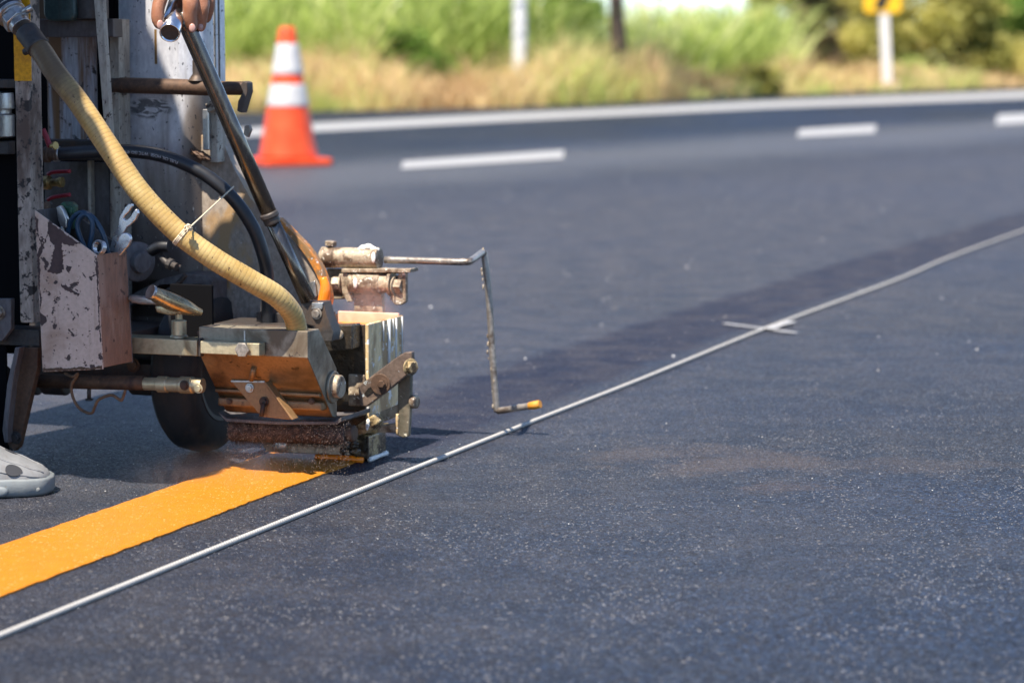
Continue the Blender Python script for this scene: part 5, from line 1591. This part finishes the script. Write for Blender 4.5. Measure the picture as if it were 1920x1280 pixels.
# curve sign
sp_ = at(1656, 34.6, 0)
sign = empty('road_sign', (sp_.x, sp_.y, 0))
tag(sign, 'yellow road sign with a black chevron on a leaning white post', 'road sign')
ln = V((-0.062, 0, 1)).normalized()
bm = NB()
for s0, s1, w_ in ((0.02, 1.62, 0.075),):
    a, b = ln * s0, ln * s1
    add_prism(bm, [a + V((-w_ * .85, -0.06, 0)), a + V((w_ * .85, -0.06, 0)), a + V((w_ * .85, 0.06, 0)), a + V((-w_ * .85, 0.06, 0))], b - a)
ob('post', bm, plain('white_post_paint', (0.74, 0.70, 0.66), 0.6, 0, 0.05, 5), sign, 0.012)
bm = NB()
add_prism(bm, [V((-0.17, -0.16, -0.01)), V((0.15, -0.16, -0.01)), V((0.17, 0.16, -0.01)), V((-0.15, 0.16, -0.01))], (0, 0, 0.13))
ob('footing', bm, plain('pinkish_concrete', (0.46, 0.32, 0.24), 0.9, 0, 0.2, 8), sign, 0.02)
zc = 1.04 + 0.37
bm = NB()
pts = []
cxs = -0.062 * zc - 0.005
for (sx, sz, s0) in ((1, -1, -math.pi / 2), (1, 1, 0), (-1, 1, math.pi / 2), (-1, -1, math.pi)):
    for i in range(6):
        t = s0 + i / 5 * math.pi / 2
        pts.append(V((cxs + sx * 0.20 + 0.05 * math.cos(t), -0.072, zc + sz * 0.32 + 0.05 * math.sin(t))))
add_prism(bm, pts, (0, 0.006, 0))
ob('panel', bm, plain('sign_yellow', (0.90, 0.50, 0.01), 0.4, 0, 0.05, 8), sign)
bm = NB()
pts = [V((cxs + x, -0.0745, zc + z)) for x, z in ((-0.13, 0.30), (0.03, 0.30), (0.16, 0.0), (0.03, -0.33), (-0.13, -0.33), (0.0, 0.0))]
add_prism(bm, pts, (0, 0.002, 0))
ob('chevron', bm, plain('sign_black', (0.012, 0.012, 0.012), 0.5), sign)

# ------------------------------------------------------------------ glass beads falling on the paint, and the dust they raise
def m_bead():
    k = M('glass_bead')
    return k.done((0.34, 0.25, 0.19), 0.5, 0.0, spec=0.6)
bv, bf = [], []
r = random.Random(77)
TET = [V((1, 1, 1)), V((1, -1, -1)), V((-1, 1, -1)), V((-1, -1, 1))]
for i in range(2200):
    x = r.uniform(425, 655)
    v = r.gauss(-0.155, 0.028)
    p = L(x, 830, v)
    zt_ = 0.085
    p.z = 0.006 + (zt_ - 0.006) * r.random() ** 0.9
    p = to_world(p)
    s = r.uniform(0.00014, 0.00028)
    st = r.uniform(1.0, 3.2)
    n = len(bv)
    for t in TET: bv.append((p.x + t.x * s, p.y + t.y * s, p.z + t.z * s * st))
    bf += [(n, n + 1, n + 2), (n, n + 3, n + 1), (n, n + 2, n + 3), (n + 1, n + 3, n + 2)]
me = bpy.data.meshes.new('glass_beads')
me.from_pydata(bv, [], bf)
me.materials.append(m_bead())
o = bpy.data.objects.new('glass_beads', me)
COL.objects.link(o)
tag(o, 'fine glass beads raining from the roller onto the wet orange line', 'glass beads', kind='stuff')

# ------------------------------------------------------------------ dust raised by the beads, steam off the hot paint
def puff(name, lo, hi, dens, col, label, nscale, thr):
    bm = NB()
    add_box(bm, lo, hi)
    k = M(name)
    nt_ = k.nt
    nt_.nodes.remove(k.p)
    pv = k.n('ShaderNodeVolumePrincipled')
    pv.inputs['Color'].default_value = (*col, 1)
    pv.inputs['Anisotropy'].default_value = 0.3
    tc = k.n('ShaderNodeTexCoord')
    g = k.sep(tc.outputs['Generated'])
    e = None
    for i, (a, b) in enumerate(((0.5, 0.5), (0.5, 0.5), (0.0, 1.0))):
        q = k.math('POWER', k.math('DIVIDE', k.math('SUBTRACT', g[i], a), b), 2.0)
        e = q if e is None else k.math('ADD', e, q)
    n = k.noise(nscale, 4, 0.6, k.mapping((1, 1, 0.8)), 0.8)
    d = k.math('MULTIPLY', k.ramp(e, 1.0, 0.0), k.ramp(n, thr, thr + 0.3))
    k.link(k.math('MULTIPLY', d, dens), pv.inputs['Density'])
    k.link(pv.outputs[0], k.out.inputs['Volume'])
    o = loc(ob(name, bm, k.m))
    tag(o, label, kind='stuff')
    return o
a, b = L(330, 880, -0.30), L(690, 850, -0.05)
puff('dust', (a.x, -0.34, 0.0045), (b.x - 0.02, -0.045, 0.10), 0.9, (0.95, 0.66, 0.46), 'thin pinkish dust drifting round the roller over the wet paint', 14, 0.36)
a, b = L(200, 900, -0.30), L(520, 880, -0.30)
puff('dust', (a.x, -0.42, 0.0046), (b.x, -0.14, 0.06), 4.0, (0.80, 0.72, 0.68), 'faint grey dust low over the road left of the yellow line', 16, 0.42)
a, b = L(610, 600, 0.05), L(765, 600, 0.05)
puff('steam', (a.x, 0.0, zt - 0.02), (b.x, 0.13, zt + 0.07), 5.0, (0.95, 0.86, 0.84), 'pale steam rising from the hot paint in the open box', 16, 0.36)
